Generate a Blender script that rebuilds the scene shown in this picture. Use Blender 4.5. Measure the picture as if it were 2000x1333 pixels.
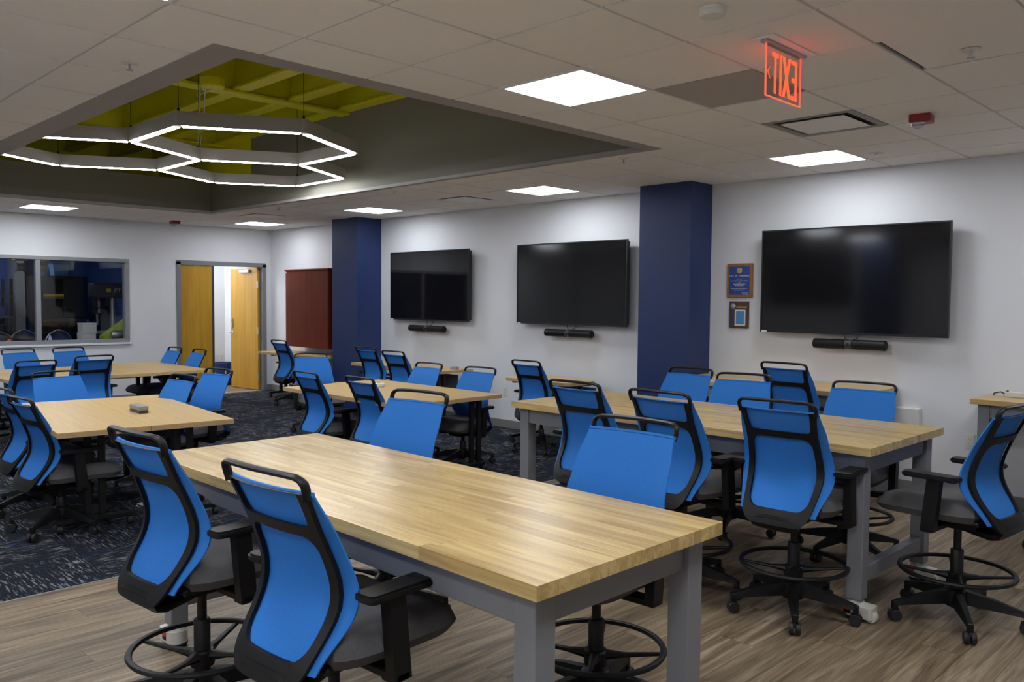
import bpy, bmesh, math, random
from mathutils import Vector, Matrix
random.seed(7)
for o in list(bpy.data.objects): bpy.data.objects.remove(o, do_unlink=True)
C = bpy.context.scene.collection
S = bpy.context.scene
PI = math.pi
R = math.radians

# ------------------------------------------------------------------ camera
FPX, YAW, PITCH, ROLL, EYE = 1624.35, R(44.638), R(-2.832), R(0.471), 1.622
CEIL = 2.796; YW = 7.415; XW = -13.27; XR = 2.6; YF = -1.3
fw = Vector((-math.sin(YAW)*math.cos(PITCH), math.cos(YAW)*math.cos(PITCH), math.sin(PITCH)))
r0 = Vector((math.cos(YAW), math.sin(YAW), 0)); u0 = r0.cross(fw)
rt = r0*math.cos(ROLL)+u0*math.sin(ROLL); up = -r0*math.sin(ROLL)+u0*math.cos(ROLL)
cd = bpy.data.cameras.new('camera'); cam = bpy.data.objects.new('camera', cd); C.objects.link(cam)
m = Matrix((rt, up, -fw)).transposed().to_4x4(); m.translation = Vector((0, 0, EYE)); cam.matrix_world = m
cd.sensor_width = 36; cd.lens = FPX/2000*36; cd.clip_start = 0.05; S.camera = cam
def pix(p):
    d = Vector(p)-Vector((0, 0, EYE)); z = d.dot(fw)
    if z <= 0.05: return None
    return (1000+FPX*d.dot(rt)/z, 666.5-FPX*d.dot(up)/z)
def seen(pts, mg=60):
    q = [pix(p) for p in pts]; q = [a for a in q if a]
    if not q: return False
    return max(a[0] for a in q) > -mg and min(a[0] for a in q) < 2000+mg and max(a[1] for a in q) > -mg and min(a[1] for a in q) < 1333+mg

# ------------------------------------------------------------------ world, exposure
w = bpy.data.worlds.new('world'); S.world = w; w.use_nodes = True
w.node_tree.nodes['Background'].inputs[0].default_value = (0.02, 0.02, 0.022, 1)
w.node_tree.nodes['Background'].inputs[1].default_value = 1.0
S.view_settings.view_transform = 'Standard'; S.view_settings.look = 'None'
S.view_settings.gamma = 1.0; S.view_settings.use_curve_mapping = False
S.view_settings.exposure = 0.62
PANEL = 15.5      # radiance of the ceiling panels
STRIP = 26.0       # radiance of the pendant strips
LAMP_COL = (0.93, 0.95, 1.0)

# ------------------------------------------------------------------ materials
MATS = {}
def mat(name, col, rough=0.5, metal=0.0, spec=0.5, emit=None, estr=0.0):
    m = bpy.data.materials.new(name); m.use_nodes = True; MATS[name] = m
    b = m.node_tree.nodes['Principled BSDF']
    b.inputs['Base Color'].default_value = (*col, 1); b.inputs['Roughness'].default_value = rough
    b.inputs['Metallic'].default_value = metal; b.inputs['Specular IOR Level'].default_value = spec
    if emit: b.inputs['Emission Color'].default_value = (*emit, 1); b.inputs['Emission Strength'].default_value = estr
    return m
class N:
    def __init__(s, m): s.t = m.node_tree; s.b = s.t.nodes['Principled BSDF']
    def new(s, typ, **kw):
        n = s.t.nodes.new(typ)
        for k, v in kw.items():
            if k.startswith('i_'):
                key = k[2:]; key = int(key) if key.isdigit() else key.replace('_', ' ')
                n.inputs[key].default_value = v
            else: setattr(n, k, v)
        return n
    def link(s, a, b): s.t.links.new(a, b)
    def coord(s, scale=(1, 1, 1), out='Object', rnd=0.0):
        tc = s.new('ShaderNodeTexCoord'); mp = s.new('ShaderNodeMapping'); mp.inputs['Scale'].default_value = scale
        s.link(tc.outputs[out], mp.inputs['Vector'])
        if rnd:
            oi = s.new('ShaderNodeObjectInfo'); mu = s.new('ShaderNodeMath', operation='MULTIPLY', i_1=rnd)
            s.link(oi.outputs['Random'], mu.inputs[0])
            cb = s.new('ShaderNodeCombineXYZ')
            for k in range(3): s.link(mu.outputs[0], cb.inputs[k])
            ad = s.new('ShaderNodeVectorMath', operation='ADD'); s.link(mp.outputs[0], ad.inputs[0]); s.link(cb.outputs[0], ad.inputs[1])
            return ad.outputs[0]
        return mp.outputs[0]
    def noise(s, vec, scale=5, detail=3, rough=0.55, dist=0.0):
        n = s.new('ShaderNodeTexNoise', i_Scale=scale, i_Detail=detail, i_Roughness=rough, i_Distortion=dist)
        s.link(vec, n.inputs['Vector']); return n.outputs['Fac']
    def ramp(s, fac, stops, interp='LINEAR'):
        n = s.new('ShaderNodeValToRGB'); e = n.color_ramp.elements; n.color_ramp.interpolation = interp
        while len(e) < len(stops): e.new(0.5)
        for el, (p, c) in zip(e, stops): el.position = p; el.color = (*c, 1)
        s.link(fac, n.inputs[0]); return n.outputs[0]
    def mix(s, a, b, fac, mode='MIX'):
        n = s.new('ShaderNodeMix', data_type='RGBA', blend_type=mode)
        for v, i in ((fac, 0), (a, 6), (b, 7)):
            if hasattr(v, 'links'): s.link(v, n.inputs[i])
            else: n.inputs[i].default_value = v if i == 0 else (*v, 1)
        return n.outputs[2]
    def math(s, op, a, b=None):
        n = s.new('ShaderNodeMath', operation=op)
        for v, i in ((a, 0), (b, 1)):
            if v is None: continue
            if hasattr(v, 'links'): s.link(v, n.inputs[i])
            else: n.inputs[i].default_value = v
        return n.outputs[0]
    def rand(s): return s.new('ShaderNodeObjectInfo').outputs['Random']
    def col(s, c): s.link(c, s.b.inputs['Base Color'])
    def bump(s, h, strength=0.1, dist=0.01):
        n = s.new('ShaderNodeBump'); n.inputs['Strength'].default_value = strength; n.inputs['Distance'].default_value = dist
        s.link(h, n.inputs['Height']); s.link(n.outputs[0], s.b.inputs['Normal'])

def paint(name, col, rough=0.6, amt=0.04, scale=60):
    m = mat(name, col, rough); n = N(m); v = n.coord()
    f = n.noise(v, scale, 3); n.bump(f, 0.05, 0.004)
    g = n.noise(v, 1.3, 2)
    n.col(n.mix(tuple(c*(1-amt) for c in col), tuple(min(1, c*(1+amt)) for c in col), g)); return m
paint('wall', (0.735, 0.755, 0.785)); paint('navy', (0.010, 0.029, 0.118), 0.5)
paint('grey_paint', (0.20, 0.205, 0.225), 0.4); paint('soffit_grey', (0.20, 0.19, 0.145), 0.6)
paint('lip_grey', (0.33, 0.315, 0.305), 0.6)
paint('lime', (0.70, 0.66, 0.008), 0.55, 0.1); paint('shop_blue', (0.02, 0.065, 0.26), 0.6)
paint('frame_grey', (0.26, 0.27, 0.29), 0.4); paint('baseboard', (0.22, 0.22, 0.22), 0.5)

m = mat('tile', (0.62, 0.585, 0.555), 0.9, spec=0.2); n = N(m); v = n.coord(rnd=30)
f = n.noise(v, 260, 2, 0.7); sp = n.ramp(f, [(0.30, (0.79, 0.775, 0.76)), (0.45, (0.87, 0.855, 0.84))]); n.col(sp); n.bump(f, 0.25, 0.002)
mat('tee', (0.62, 0.60, 0.58), 0.5)
mat('dark_tile', (0.43, 0.40, 0.38), 0.8); mat('plenum', (0.02, 0.02, 0.02), 0.9)
mat('vent_white', (0.86, 0.87, 0.88), 0.5); mat('chrome', (0.6, 0.6, 0.62), 0.25, 1.0)
mat('panel', (0.9, 0.9, 0.9), 0.5, emit=LAMP_COL, estr=PANEL); mat('panel_wall_row', (0.9, 0.9, 0.9), 0.5, emit=LAMP_COL, estr=PANEL*0.72); mat('strip', (0.9, 0.9, 0.9), 0.5, emit=LAMP_COL, estr=STRIP)
mat('white_plastic', (0.72, 0.72, 0.70), 0.4); mat('cream', (0.62, 0.61, 0.56), 0.4)
mat('hex_body', (0.42, 0.40, 0.37), 0.45)

# vinyl planks: streaks along local Y
m = mat('plank', (0.3, 0.22, 0.15), 0.42, spec=0.4); n = N(m)
v = n.coord((9, 0.55, 1), rnd=40); f1 = n.noise(v, 2.6, 5, 0.66, 0.9)
v2 = n.coord((60, 1.6, 1), rnd=25); f2 = n.noise(v2, 2.0, 3, 0.6)
c1 = n.ramp(f1, [(0.30, (0.098, 0.070, 0.044)), (0.45, (0.19, 0.141, 0.090)), (0.58, (0.295, 0.228, 0.150)), (0.72, (0.41, 0.33, 0.235))])
c2 = n.ramp(f2, [(0.3, (0.72, 0.70, 0.68)), (0.6, (1.08, 1.08, 1.08))])
cc = n.mix(c1, c2, 0.75, 'MULTIPLY')
tint = n.ramp(n.rand(), [(0, (0.80, 0.80, 0.80)), (0.5, (0.98, 0.96, 0.94)), (1, (1.12, 1.12, 1.13))])
n.col(n.mix(cc, tint, 1.0, 'MULTIPLY')); n.bump(f2, 0.06, 0.002)

# carpet tile: dashed streaks along local X
m = mat('carpet', (0.02, 0.022, 0.03), 0.95, spec=0.1); n = N(m)
va = n.coord((10, 80, 1), rnd=57); a = n.noise(va, 1.0, 2, 0.5)
vb = n.coord((170, 80, 1), rnd=31); b = n.noise(vb, 1.0, 1, 0.5)
vc = n.coord((2.2, 3.0, 1), rnd=17); c = n.noise(vc, 1.6, 2, 0.5)
dash = n.ramp(a, [(0.53, (0, 0, 0)), (0.61, (1, 1, 1))]); dots = n.ramp(b, [(0.38, (0.25, 0.25, 0.25)), (0.6, (1, 1, 1))])
zone = n.ramp(c, [(0.40, (0.12, 0.12, 0.12)), (0.58, (1, 1, 1))])
msk = n.mix(n.mix(dash, dots, 1.0, 'MULTIPLY'), zone, 1.0, 'MULTIPLY')
vd = n.coord((1.3, 1.9, 1), rnd=71); d = n.noise(vd, 2.0, 1)
light = n.ramp(d, [(0.40, (0.25, 0.25, 0.265)), (0.60, (0.30, 0.30, 0.31)), (0.68, (0.05, 0.10, 0.24))])
base = n.ramp(n.noise(n.coord((40, 90, 1), rnd=11), 1.0, 2), [(0.35, (0.007, 0.010, 0.018)), (0.7, (0.020, 0.024, 0.034))])
n.col(n.mix(base, light, msk)); n.bump(b, 0.3, 0.003)

def wood(name, lo, hi, scale, axis, rough=0.35, tintamt=0.0, spec=0.5, rnd=20):
    m = mat(name, lo, rough, spec=spec); n = N(m)
    sc = [14*scale]*3; sc[axis] = 0.9*scale
    f = n.noise(n.coord(tuple(sc), rnd=rnd), 2.0, 4, 0.6, 0.4); sc2 = [60*scale]*3; sc2[axis] = 2.0*scale
    g = n.noise(n.coord(tuple(sc2), rnd=rnd), 2.0, 2, 0.6)
    c = n.mix(n.ramp(f, [(0.3, lo), (0.68, hi)]), n.ramp(g, [(0.3, (0.86, 0.84, 0.8)), (0.6, (1.03, 1.03, 1.03))]), 0.7, 'MULTIPLY')
    if tintamt:
        t = n.ramp(n.rand(), [(0, (1-tintamt, 1-tintamt*1.15, 1-tintamt*1.4)), (0.55, (1, 1, 1)), (1, (1+tintamt*.5, 1+tintamt*.5, 1+tintamt*.45))])
        c = n.mix(c, t, 1.0, 'MULTIPLY')
    n.col(c); return m
wood('stave', (0.46, 0.30, 0.112), (0.67, 0.51, 0.225), 1.0, 0, 0.27, 0.15)
wood('block', (0.44, 0.28, 0.11), (0.63, 0.46, 0.205), 1.0, 0, 0.35)
wood('maple', (0.565, 0.385, 0.15), (0.625, 0.435, 0.18), 0.6, 0, 0.38, spec=0.4)
wood('maple_edge', (0.48, 0.33, 0.17), (0.55, 0.38, 0.21), 0.6, 0, 0.45)
wood('oak', (0.46, 0.245, 0.018), (0.57, 0.325, 0.033), 0.5, 2, 0.4)
wood('cherry', (0.105, 0.013, 0.004), (0.155, 0.022, 0.006), 0.6, 2, 0.5, spec=0.2)
wood('plaque_wood', (0.22, 0.085, 0.02), (0.35, 0.15, 0.04), 1.5, 2, 0.35)
wood('dark_plaque', (0.05, 0.022, 0.012), (0.10, 0.045, 0.022), 1.5, 2, 0.35)

m = mat('mesh_blue', (0.032, 0.20, 0.66), 0.75, spec=0.25); n = N(m)
f = n.noise(n.coord((1, 1, 1)), 420, 1); n.col(n.ramp(f, [(0.3, (0.023, 0.175, 0.58)), (0.7, (0.037, 0.228, 0.69))])); n.bump(f, 0.15, 0.001)
tr = n.new('ShaderNodeBsdfTransparent'); mx = n.new('ShaderNodeMixShader'); mx.inputs[0].default_value = 0.09
out = n.t.nodes['Material Output']; n.link(n.b.outputs[0], mx.inputs[1]); n.link(tr.outputs[0], mx.inputs[2]); n.link(mx.outputs[0], out.inputs[0])
m = mat('seat_fabric', (0.062, 0.062, 0.066), 0.85, spec=0.3); n = N(m); f = n.noise(n.coord(), 300, 2); n.bump(f, 0.15, 0.001)
n.col(n.ramp(f, [(0.3, (0.075, 0.073, 0.076)), (0.7, (0.105, 0.102, 0.106))]))
m = mat('black_plastic', (0.0065, 0.0065, 0.007), 0.45, spec=0.3); n = N(m); n.bump(n.noise(n.coord(), 500, 1), 0.1, 0.0006)
mat('black_metal', (0.008, 0.008, 0.0085), 0.4, spec=0.35); mat('rubber', (0.014, 0.014, 0.015), 0.55)
m = mat('screen', (0.006, 0.006, 0.007), 0.04, spec=0.5); mat('screen_soft', (0.006, 0.006, 0.007), 0.09, spec=0.5)
mat('bezel', (0.01, 0.01, 0.011), 0.3); mat('sticker', (0.7, 0.7, 0.72), 0.5)
mat('red_lens', (0.75, 0.05, 0.02), 0.4, emit=(1.0, 0.08, 0.02), estr=1.6)
mat('red_edge', (0.75, 0.1, 0.06), 0.4, emit=(1.0, 0.10, 0.05), estr=0.75)
mat('red_body', (0.25, 0.014, 0.014), 0.4); mat('red_bright', (0.6, 0.04, 0.02), 0.45); mat('yellow', (0.75, 0.50, 0.02), 0.5)
mat('lime_paint', (0.42, 0.58, 0.04), 0.5); mat('steel', (0.45, 0.45, 0.46), 0.35, 0.8)
mat('brass', (0.45, 0.32, 0.12), 0.35, 0.9); mat('plate_blue', (0.012, 0.05, 0.26), 0.35); mat('card_blue', (0.07, 0.24, 0.50), 0.5)
mat('bin_blue', (0.015, 0.045, 0.20), 0.5); mat('grey_plastic', (0.28, 0.28, 0.265), 0.5); mat('dark_grey', (0.045, 0.045, 0.05), 0.5)
mat('chair_navy', (0.03, 0.05, 0.12), 0.4); mat('orange', (0.8, 0.18, 0.03), 0.5); mat('shop_fill', (0.8, 0.8, 0.8), 0.5, emit=(0.9, 0.95, 1), estr=5.0)
mat('vestibule_fill', (0.8, 0.8, 0.8), 0.5, emit=(0.95, 0.97, 1), estr=22.0)
def glassmat(name, tint, refl=1.0):
    m = mat(name, tint, 0.02); n = N(m); n.t.nodes.remove(n.b)
    t = n.new('ShaderNodeBsdfTransparent'); t.inputs[0].default_value = (*tint, 1)
    g = n.new('ShaderNodeBsdfGlossy'); g.inputs['Roughness'].default_value = 0.02
    lw = n.new('ShaderNodeLayerWeight'); fr = n.math('ADD', n.math('MULTIPLY', n.math('POWER', lw.outputs['Facing'], 5.0), 0.9), 0.04)
    mx = n.new('ShaderNodeMixShader'); n.link(fr, mx.inputs[0]); n.link(t.outputs[0], mx.inputs[1]); n.link(g.outputs[0], mx.inputs[2])
    n.link(mx.outputs[0], n.t.nodes['Material Output'].inputs[0])
glassmat('glass', (0.88, 0.89, 0.90)); glassmat('acrylic', (0.93, 0.88, 0.87)); glassmat('strobe_lens', (0.8, 0.82, 0.85))

# ------------------------------------------------------------------ mesh helpers
def nb(): return bmesh.new()
def box(bm, x0, x1, y0, y1, z0, z1, bev=0.0, seg=2):
    r = bmesh.ops.create_cube(bm, size=1.0); vs = r['verts']
    for v in vs: v.co = Vector((x0+(v.co.x+.5)*(x1-x0), y0+(v.co.y+.5)*(y1-y0), z0+(v.co.z+.5)*(z1-z0)))
    if bev:
        es = list({e for v in vs for e in v.link_edges})
        bmesh.ops.bevel(bm, geom=es, offset=bev, segments=seg, affect='EDGES', profile=0.5)
    return bm
def hexa(bm, lo, hi):      # lo, hi: 4 points each, counter-clockwise from above
    v = [bm.verts.new(p) for p in lo]+[bm.verts.new(p) for p in hi]
    for f in ((3, 2, 1, 0), (4, 5, 6, 7), (0, 1, 5, 4), (1, 2, 6, 5), (2, 3, 7, 6), (3, 0, 4, 7)): bm.faces.new([v[i] for i in f])
    return bm
def sweep(bm, path, ra, rb=None, seg=10, closed=False, upv=(0, 0, 1)):
    rb = rb or ra; n = len(path); P = [Vector(p) for p in path]; rings = []
    for i, p in enumerate(P):
        a = P[(i-1) % n] if (closed or i > 0) else p; b = P[(i+1) % n] if (closed or i < n-1) else p
        t = (b-a).normalized(); u = Vector(upv)
        if abs(t.dot(u)) > 0.95: u = Vector((1, 0, 0))
        s = t.cross(u).normalized(); u = s.cross(t)
        A = ra[i] if isinstance(ra, (list, tuple)) else ra; B = rb[i] if isinstance(rb, (list, tuple)) else rb
        rings.append([bm.verts.new(p+s*A*math.cos(2*PI*k/seg)+u*B*math.sin(2*PI*k/seg)) for k in range(seg)])
    for i in range(n if closed else n-1):
        a, b = rings[i], rings[(i+1) % n]
        for k in range(seg): bm.faces.new((a[k], a[(k+1) % seg], b[(k+1) % seg], b[k]))
    if not closed: bm.faces.new(rings[0][::-1]); bm.faces.new(rings[-1])
    return bm
def lathe(bm, prof, seg=20, c=(0, 0, 0), axis='z'):
    rings = []
    for r, h in prof:
        ring = []
        for k in range(seg):
            a = 2*PI*k/seg; x, y = r*math.cos(a), r*math.sin(a)
            p = (x, y, h) if axis == 'z' else ((h, x, y) if axis == 'x' else (x, h, -y))
            ring.append(bm.verts.new((c[0]+p[0], c[1]+p[1], c[2]+p[2])))
        rings.append(ring)
    for i in range(len(rings)-1):
        for k in range(seg): bm.faces.new((rings[i][k], rings[i][(k+1) % seg], rings[i+1][(k+1) % seg], rings[i+1][k]))
    bm.faces.new(rings[0][::-1]); bm.faces.new(rings[-1]); return bm
def prism(bm, poly, z0, z1):   # poly (x,y) ccw
    a = [bm.verts.new((x, y, z0)) for x, y in poly]; b = [bm.verts.new((x, y, z1)) for x, y in poly]; n = len(poly)
    bm.faces.new(a[::-1]); bm.faces.new(b)
    for i in range(n): bm.faces.new((a[i], a[(i+1) % n], b[(i+1) % n], b[i]))
    return bm
def rrect(x0, x1, y0, y1, rad, n=6):
    rad = rad if isinstance(rad, (list, tuple)) else [rad]*4; pts = []
    for (cx, cy, r_, a0) in ((x1-rad[0], y0+rad[0], rad[0], -90), (x1-rad[1], y1-rad[1], rad[1], 0), (x0+rad[2], y1-rad[2], rad[2], 90), (x0+rad[3], y0+rad[3], rad[3], 180)):
        for k in range(n+1): a = R(a0+90*k/n); pts.append((cx+r_*math.cos(a), cy+r_*math.sin(a)))
    return pts
def mesh(bm, material, smooth=False, name='m'):
    bmesh.ops.recalc_face_normals(bm, faces=bm.faces)
    me = bpy.data.meshes.new(name); bm.to_mesh(me); bm.free(); me.materials.append(MATS[material])
    if smooth:
        for p in me.polygons: p.use_smooth = True
        try: me.set_sharp_from_angle(angle=R(40))
        except Exception: pass
    return me
def link(name, me, parent=None, loc=None, rz=0.0):
    o = bpy.data.objects.new(name, me); C.objects.link(o)
    if parent: o.parent = parent
    if loc: o.location = loc
    if rz: o.rotation_euler = (0, 0, rz)
    return o
def obj(name, bm, material, parent=None, smooth=False, loc=None, rz=0.0):
    return link(name, mesh(bm, material, smooth, name), parent, loc, rz)
def tag(o, label, cat, group=None):
    o['label'] = label; o['category'] = cat
    if group: o['group'] = group
    return o
def thing(name, label, cat, loc=(0, 0, 0), rz=0.0, group=None):
    o = bpy.data.objects.new(name, None); C.objects.link(o); o.location = loc; o.rotation_euler = (0, 0, rz); o.empty_display_size = 0.1
    return tag(o, label, cat, group)
def struct(o, label=None):
    o['kind'] = 'structure'
    if label: o['label'] = label
    return o
def textmesh(s, size, material, ext=0.0005, align='CENTER'):
    cu = bpy.data.curves.new('t', 'FONT'); cu.body = s; cu.size = size; cu.extrude = ext; cu.align_x = align; cu.align_y = 'CENTER'; cu.resolution_u = 2
    t = bpy.data.objects.new('t', cu); C.objects.link(t); bpy.context.view_layer.update()
    me = bpy.data.meshes.new_from_object(t.evaluated_get(bpy.context.evaluated_depsgraph_get()))
    bpy.data.objects.remove(t); bpy.data.curves.remove(cu); me.materials.clear(); me.materials.append(MATS[material]); return me
# ------------------------------------------------------------------ floor
XC = -4.95     # carpet ends, planks begin
b = nb(); box(b, XW-0.15, XR, YF, YW+0.1, -0.12, -0.012); box(b, -17.0, XW-0.15, 0.5, 8.0, -0.12, -0.012)
floor = struct(obj('floor', b, 'plenum'))
PW, PL = 0.18, 1.22
plank_me = mesh(box(nb(), -PW/2+.0006, PW/2-.0006, -PL/2+.0006, PL/2-.0006, -0.011, 0.0), 'plank', name='plank')
rest = nb(); cnt = 0
x = XC+0.012+PW/2; row = 0
while x < XR:
    y = YF-((row*0.377) % 1.0)*PL+PL/2
    while y-PL/2 < YW:
        y0, y1 = max(y-PL/2, YF), min(y+PL/2, YW)
        if y1-y0 > 0.05:
            corners = [(x+sx*PW/2, yy, 0) for sx in (-1, 1) for yy in (y0, (y0+y1)/2, y1)]
            if seen(corners, 10) and cnt < 300:
                cnt += 1
                if y1-y0 > PL-1e-4: link('plank', plank_me, floor, (x, y, 0))
                else: obj('plank', box(nb(), -PW/2+.0006, PW/2-.0006, -(y1-y0)/2+.0006, (y1-y0)/2-.0006, -0.011, 0.0), 'plank', floor, loc=(x, (y0+y1)/2, 0))
            else: box(rest, x-PW/2, x+PW/2, y0, y1, -0.011, 0.0)
        y += PL
    x += PW; row += 1
o = obj('plank', rest, 'plank', floor); o['kind'] = 'stuff'
CT = 0.61; rest = nb()
ct_me = mesh(box(nb(), -CT/2, CT/2, -CT/2, CT/2, -0.011, 0.002), 'carpet', name='carpet_tile')
i = 0; cnt = 0; x1 = XC
while x1 > XW:
    x0 = max(x1-CT, XW); j = 0; y0 = YF
    while y0 < YW:
        y1 = min(y0+CT, YW); full = x1-x0 > CT-1e-4 and y1-y0 > CT-1e-4
        cen = ((x0+x1)/2, (y0+y1)/2, 0)
        if seen([(a, c, 0) for a in (x0, x1) for c in (y0, y1)], 5) and cnt < 300:
            cnt += 1; rz = PI/2 if (i+j) % 2 else 0
            if full: link('carpet_tile', ct_me, floor, cen, rz)
            else: obj('carpet_tile', box(nb(), x0-cen[0], x1-cen[0], y0-cen[1], y1-cen[1], -0.011, 0.002), 'carpet', floor, loc=cen)
        else: box(rest, x0, x1, y0, y1, -0.011, 0.002)
        y0 += CT; j += 1
    x1 -= CT; i += 1
o = obj('carpet_tile', rest, 'carpet', floor); o['kind'] = 'stuff'
o = obj('transition_strip', box(nb(), XC, XC+0.012, YF, YW, -0.011, 0.0035), 'grey_plastic', floor)
b = nb()
for k in range(14): box(b, XW-0.15-0.13*(k+1), XW-0.15-0.13*k-0.001, 5.5, 8.0, -0.011, 0.0)
o = obj('plank', b, 'plank', floor); o['kind'] = 'stuff'
obj('shop_floor', box(nb(), -17.0, XW-0.15, 0.5, 5.5, -0.011, 0.0), 'dark_grey', floor)
obj('threshold', box(nb(), XW-0.16, XW+0.02, 5.80, 7.30, -0.011, 0.006), 'steel', floor)

# ------------------------------------------------------------------ walls
DOOR = (5.76, 7.30, 2.20); WIN = (2.45, 5.00, 0.92, 2.20)
WT = 0.15
b = nb()
box(b, XW-WT, XW, YF, WIN[0], 0, 3.2); box(b, XW-WT, XW, WIN[0], WIN[1], 0, WIN[2]); box(b, XW-WT, XW, WIN[0], WIN[1], WIN[3], 3.2)
box(b, XW-WT, XW, WIN[1], DOOR[0], 0, 3.2); box(b, XW-WT, XW, DOOR[0], DOOR[1], DOOR[2], 3.2); box(b, XW-WT, XW, DOOR[1], YW, 0, 3.2)
struct(obj('wall_left', b, 'wall'))
struct(obj('wall_back', box(nb(), -17.0, XR+WT, YW, YW+WT, 0, 4.6), 'wall'))
struct(obj('wall_right', box(nb(), XR, XR+WT, YF, YW, 0, 3.2), 'wall'))
struct(obj('wall_front', box(nb(), XW-WT, XR+WT, YF-WT, YF, 0, 3.2), 'wall'))
# rooms beyond the left wall
struct(obj('wall_workshop', box(nb(), -16.5, -16.35, 0.5, 5.5, 0, 2.9), 'shop_blue'), 'dark blue rear wall of the workshop behind the window')
struct(obj('wall_partition', box(nb(), -16.5, XW-WT, 5.50, 5.58, 0, 2.9), 'wall'))
struct(obj('wall_shop_end', box(nb(), -16.35, XW-WT, 5.49, 5.4998, 0, 2.75), 'shop_blue'), 'dark blue end wall of the workshop behind the drill press')
struct(obj('wall_shop_side', box(nb(), -16.5, XW-WT, 0.5, 0.6, 0, 2.9), 'shop_blue'))
struct(obj('wall_vestibule', box(nb(), -15.1, -15.0, 5.58, YW, 0, 2.9), 'wall'))
b = nb(); box(b, -16.5, XW-WT, 0.5, YW, 2.75, 2.85); struct(obj('ceiling_beyond', b, 'tile'))
b = nb(); box(b, -14.9, -14.3, 5.9, 6.5, 2.735, 2.749)
tag(obj('ceiling_light', b, 'vestibule_fill'), 'added unseen fill panel in the little lobby behind the oak doors', 'ceiling light')  # unseen glowing panel, added to brighten the lobby walls
b = nb(); box(b, -15.4, -14.8, 2.8, 4.0, 2.735, 2.749)
tag(obj('ceiling_light', b, 'shop_fill'), 'added unseen fill panel inside the dark workshop behind the window', 'ceiling light')  # weak glowing panel added so the workshop contents show through the glass
# baseboards
def baseb(name, *r): struct(obj(name, box(nb(), *r, bev=0.003), 'baseboard'))
baseb('baseboard_back', XW, XR, YW-0.012, YW, 0.002, 0.105)
baseb('baseboard_left', XW, XW+0.012, YF, DOOR[0]-0.002, 0.003, 0.105)
baseb('baseboard_corner', XW, XW+0.012, DOOR[1]+0.002, YW-0.013, 0.003, 0.105)
# columns
COLS = ((-10.70, -10.05, 6.99), (-5.115, -4.50, 7.03))
struct(obj('column', box(nb(), -6.28, -5.67, YF, YF+.35, 0.0022, CEIL+.02, bev=.004), 'navy'), 'navy blue column on the wall behind the viewer')
for k, (a, c, y) in enumerate(COLS):
    b = box(nb(), a, c, y, YW-0.0005, 0.0022, CEIL+0.02, bev=0.004)
    struct(obj('column', b, 'navy'), ('navy blue square column beside the cherry wall cabinet', 'navy blue square column between the middle and the right screen')[k])

# ------------------------------------------------------------------ ceiling
GX, GY, TS = -3.357, 3.271, 0.6096
OX0, OX1, OY0, OY1 = -11.32, -3.735, 1.80, 5.41
LIP = 0.13
b = nb(); zc = CEIL+0.022
for r in ((XW-.1, OX0, YF, YW+.1), (OX1, XR+.1, YF, YW+.1), (OX0, OX1, YF, OY0), (OX0, OX1, OY1, YW+.1)): box(b, *r, zc, zc+0.05)
ceiling = struct(obj('ceiling', b, 'plenum'))
LIGHTS = {(0, 0): 'large square ceiling panel right of the ceiling opening, nearest whole lit panel', (0, 5): 'lit ceiling panel above the right wall screen',
 (-5, 5): 'lit ceiling panel in front of the middle wall screen', (-10, 5): 'lit ceiling panel above the left wall screen beside the navy column',
 (-15, 5): 'lit ceiling panel in the far corner near the oak doors', (-15, 0): 'lit ceiling panel above the workshop window',
 (0, -4): 'lit ceiling panel cut off by the top edge of the view', (-5, -4): 'lit ceiling panel cut off by the left edge of the view',
 (4, 0): 'lit ceiling panel cut off by the top right corner of the view', (4, 5): 'lit ceiling panel near the right wall out of view', (-10, -4): 'lit ceiling panel left of the opening out of view',
 (4, -4): 'lit ceiling panel overhead to the right of the viewer', (-15, -4): 'lit ceiling panel in the far left corner out of view',
 (0, -7): 'added unseen fill panel overhead behind the viewer', (-5, -7): 'added unseen fill panel behind the viewer on the left', (4, -7): 'added unseen fill panel behind the viewer on the right'}  # this row behind the viewer is added to brighten the foreground
VENTS = {(1, 3): 'white air diffuser near the red strobe above the right screen', (-7, 5): 'white air diffuser between the lit panels over the left and middle screens', (-13, 4): 'white air diffuser in the far ceiling near the oak doors'}
def cell(i, j): return (GX+i*TS, GX+(i+1)*TS, GY+j*TS, GY+(j+1)*TS)
def sub(r, h):   # rectangle r minus h
    x0, x1, y0, y1 = r; a, c, d, e = h
    a, c, d, e = max(a, x0), min(c, x1), max(d, y0), min(e, y1)
    if a >= c or d >= e: return [r]
    out = []
    if a > x0: out.append((x0, a, y0, y1))
    if c < x1: out.append((c, x1, y0, y1))
    if d > y0: out.append((a, c, y0, d))
    if e < y1: out.append((a, c, e, y1))
    return out
G = 0.009
tile_me = mesh(box(nb(), -TS/2+G, TS/2-G, -TS/2+G, TS/2-G, 0, 0.014), 'tile', name='ceiling_tile')
dtile_me = mesh(box(nb(), -TS/2+G, TS/2-G, -TS/2+G, TS/2-G, 0, 0.014), 'dark_tile', name='ceiling_tile')
rest = nb(); cnt = 0
HOLES = [(OX0, OX1, OY0, OY1)]+[(a, c, y, YW) for a, c, y in COLS]
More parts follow.
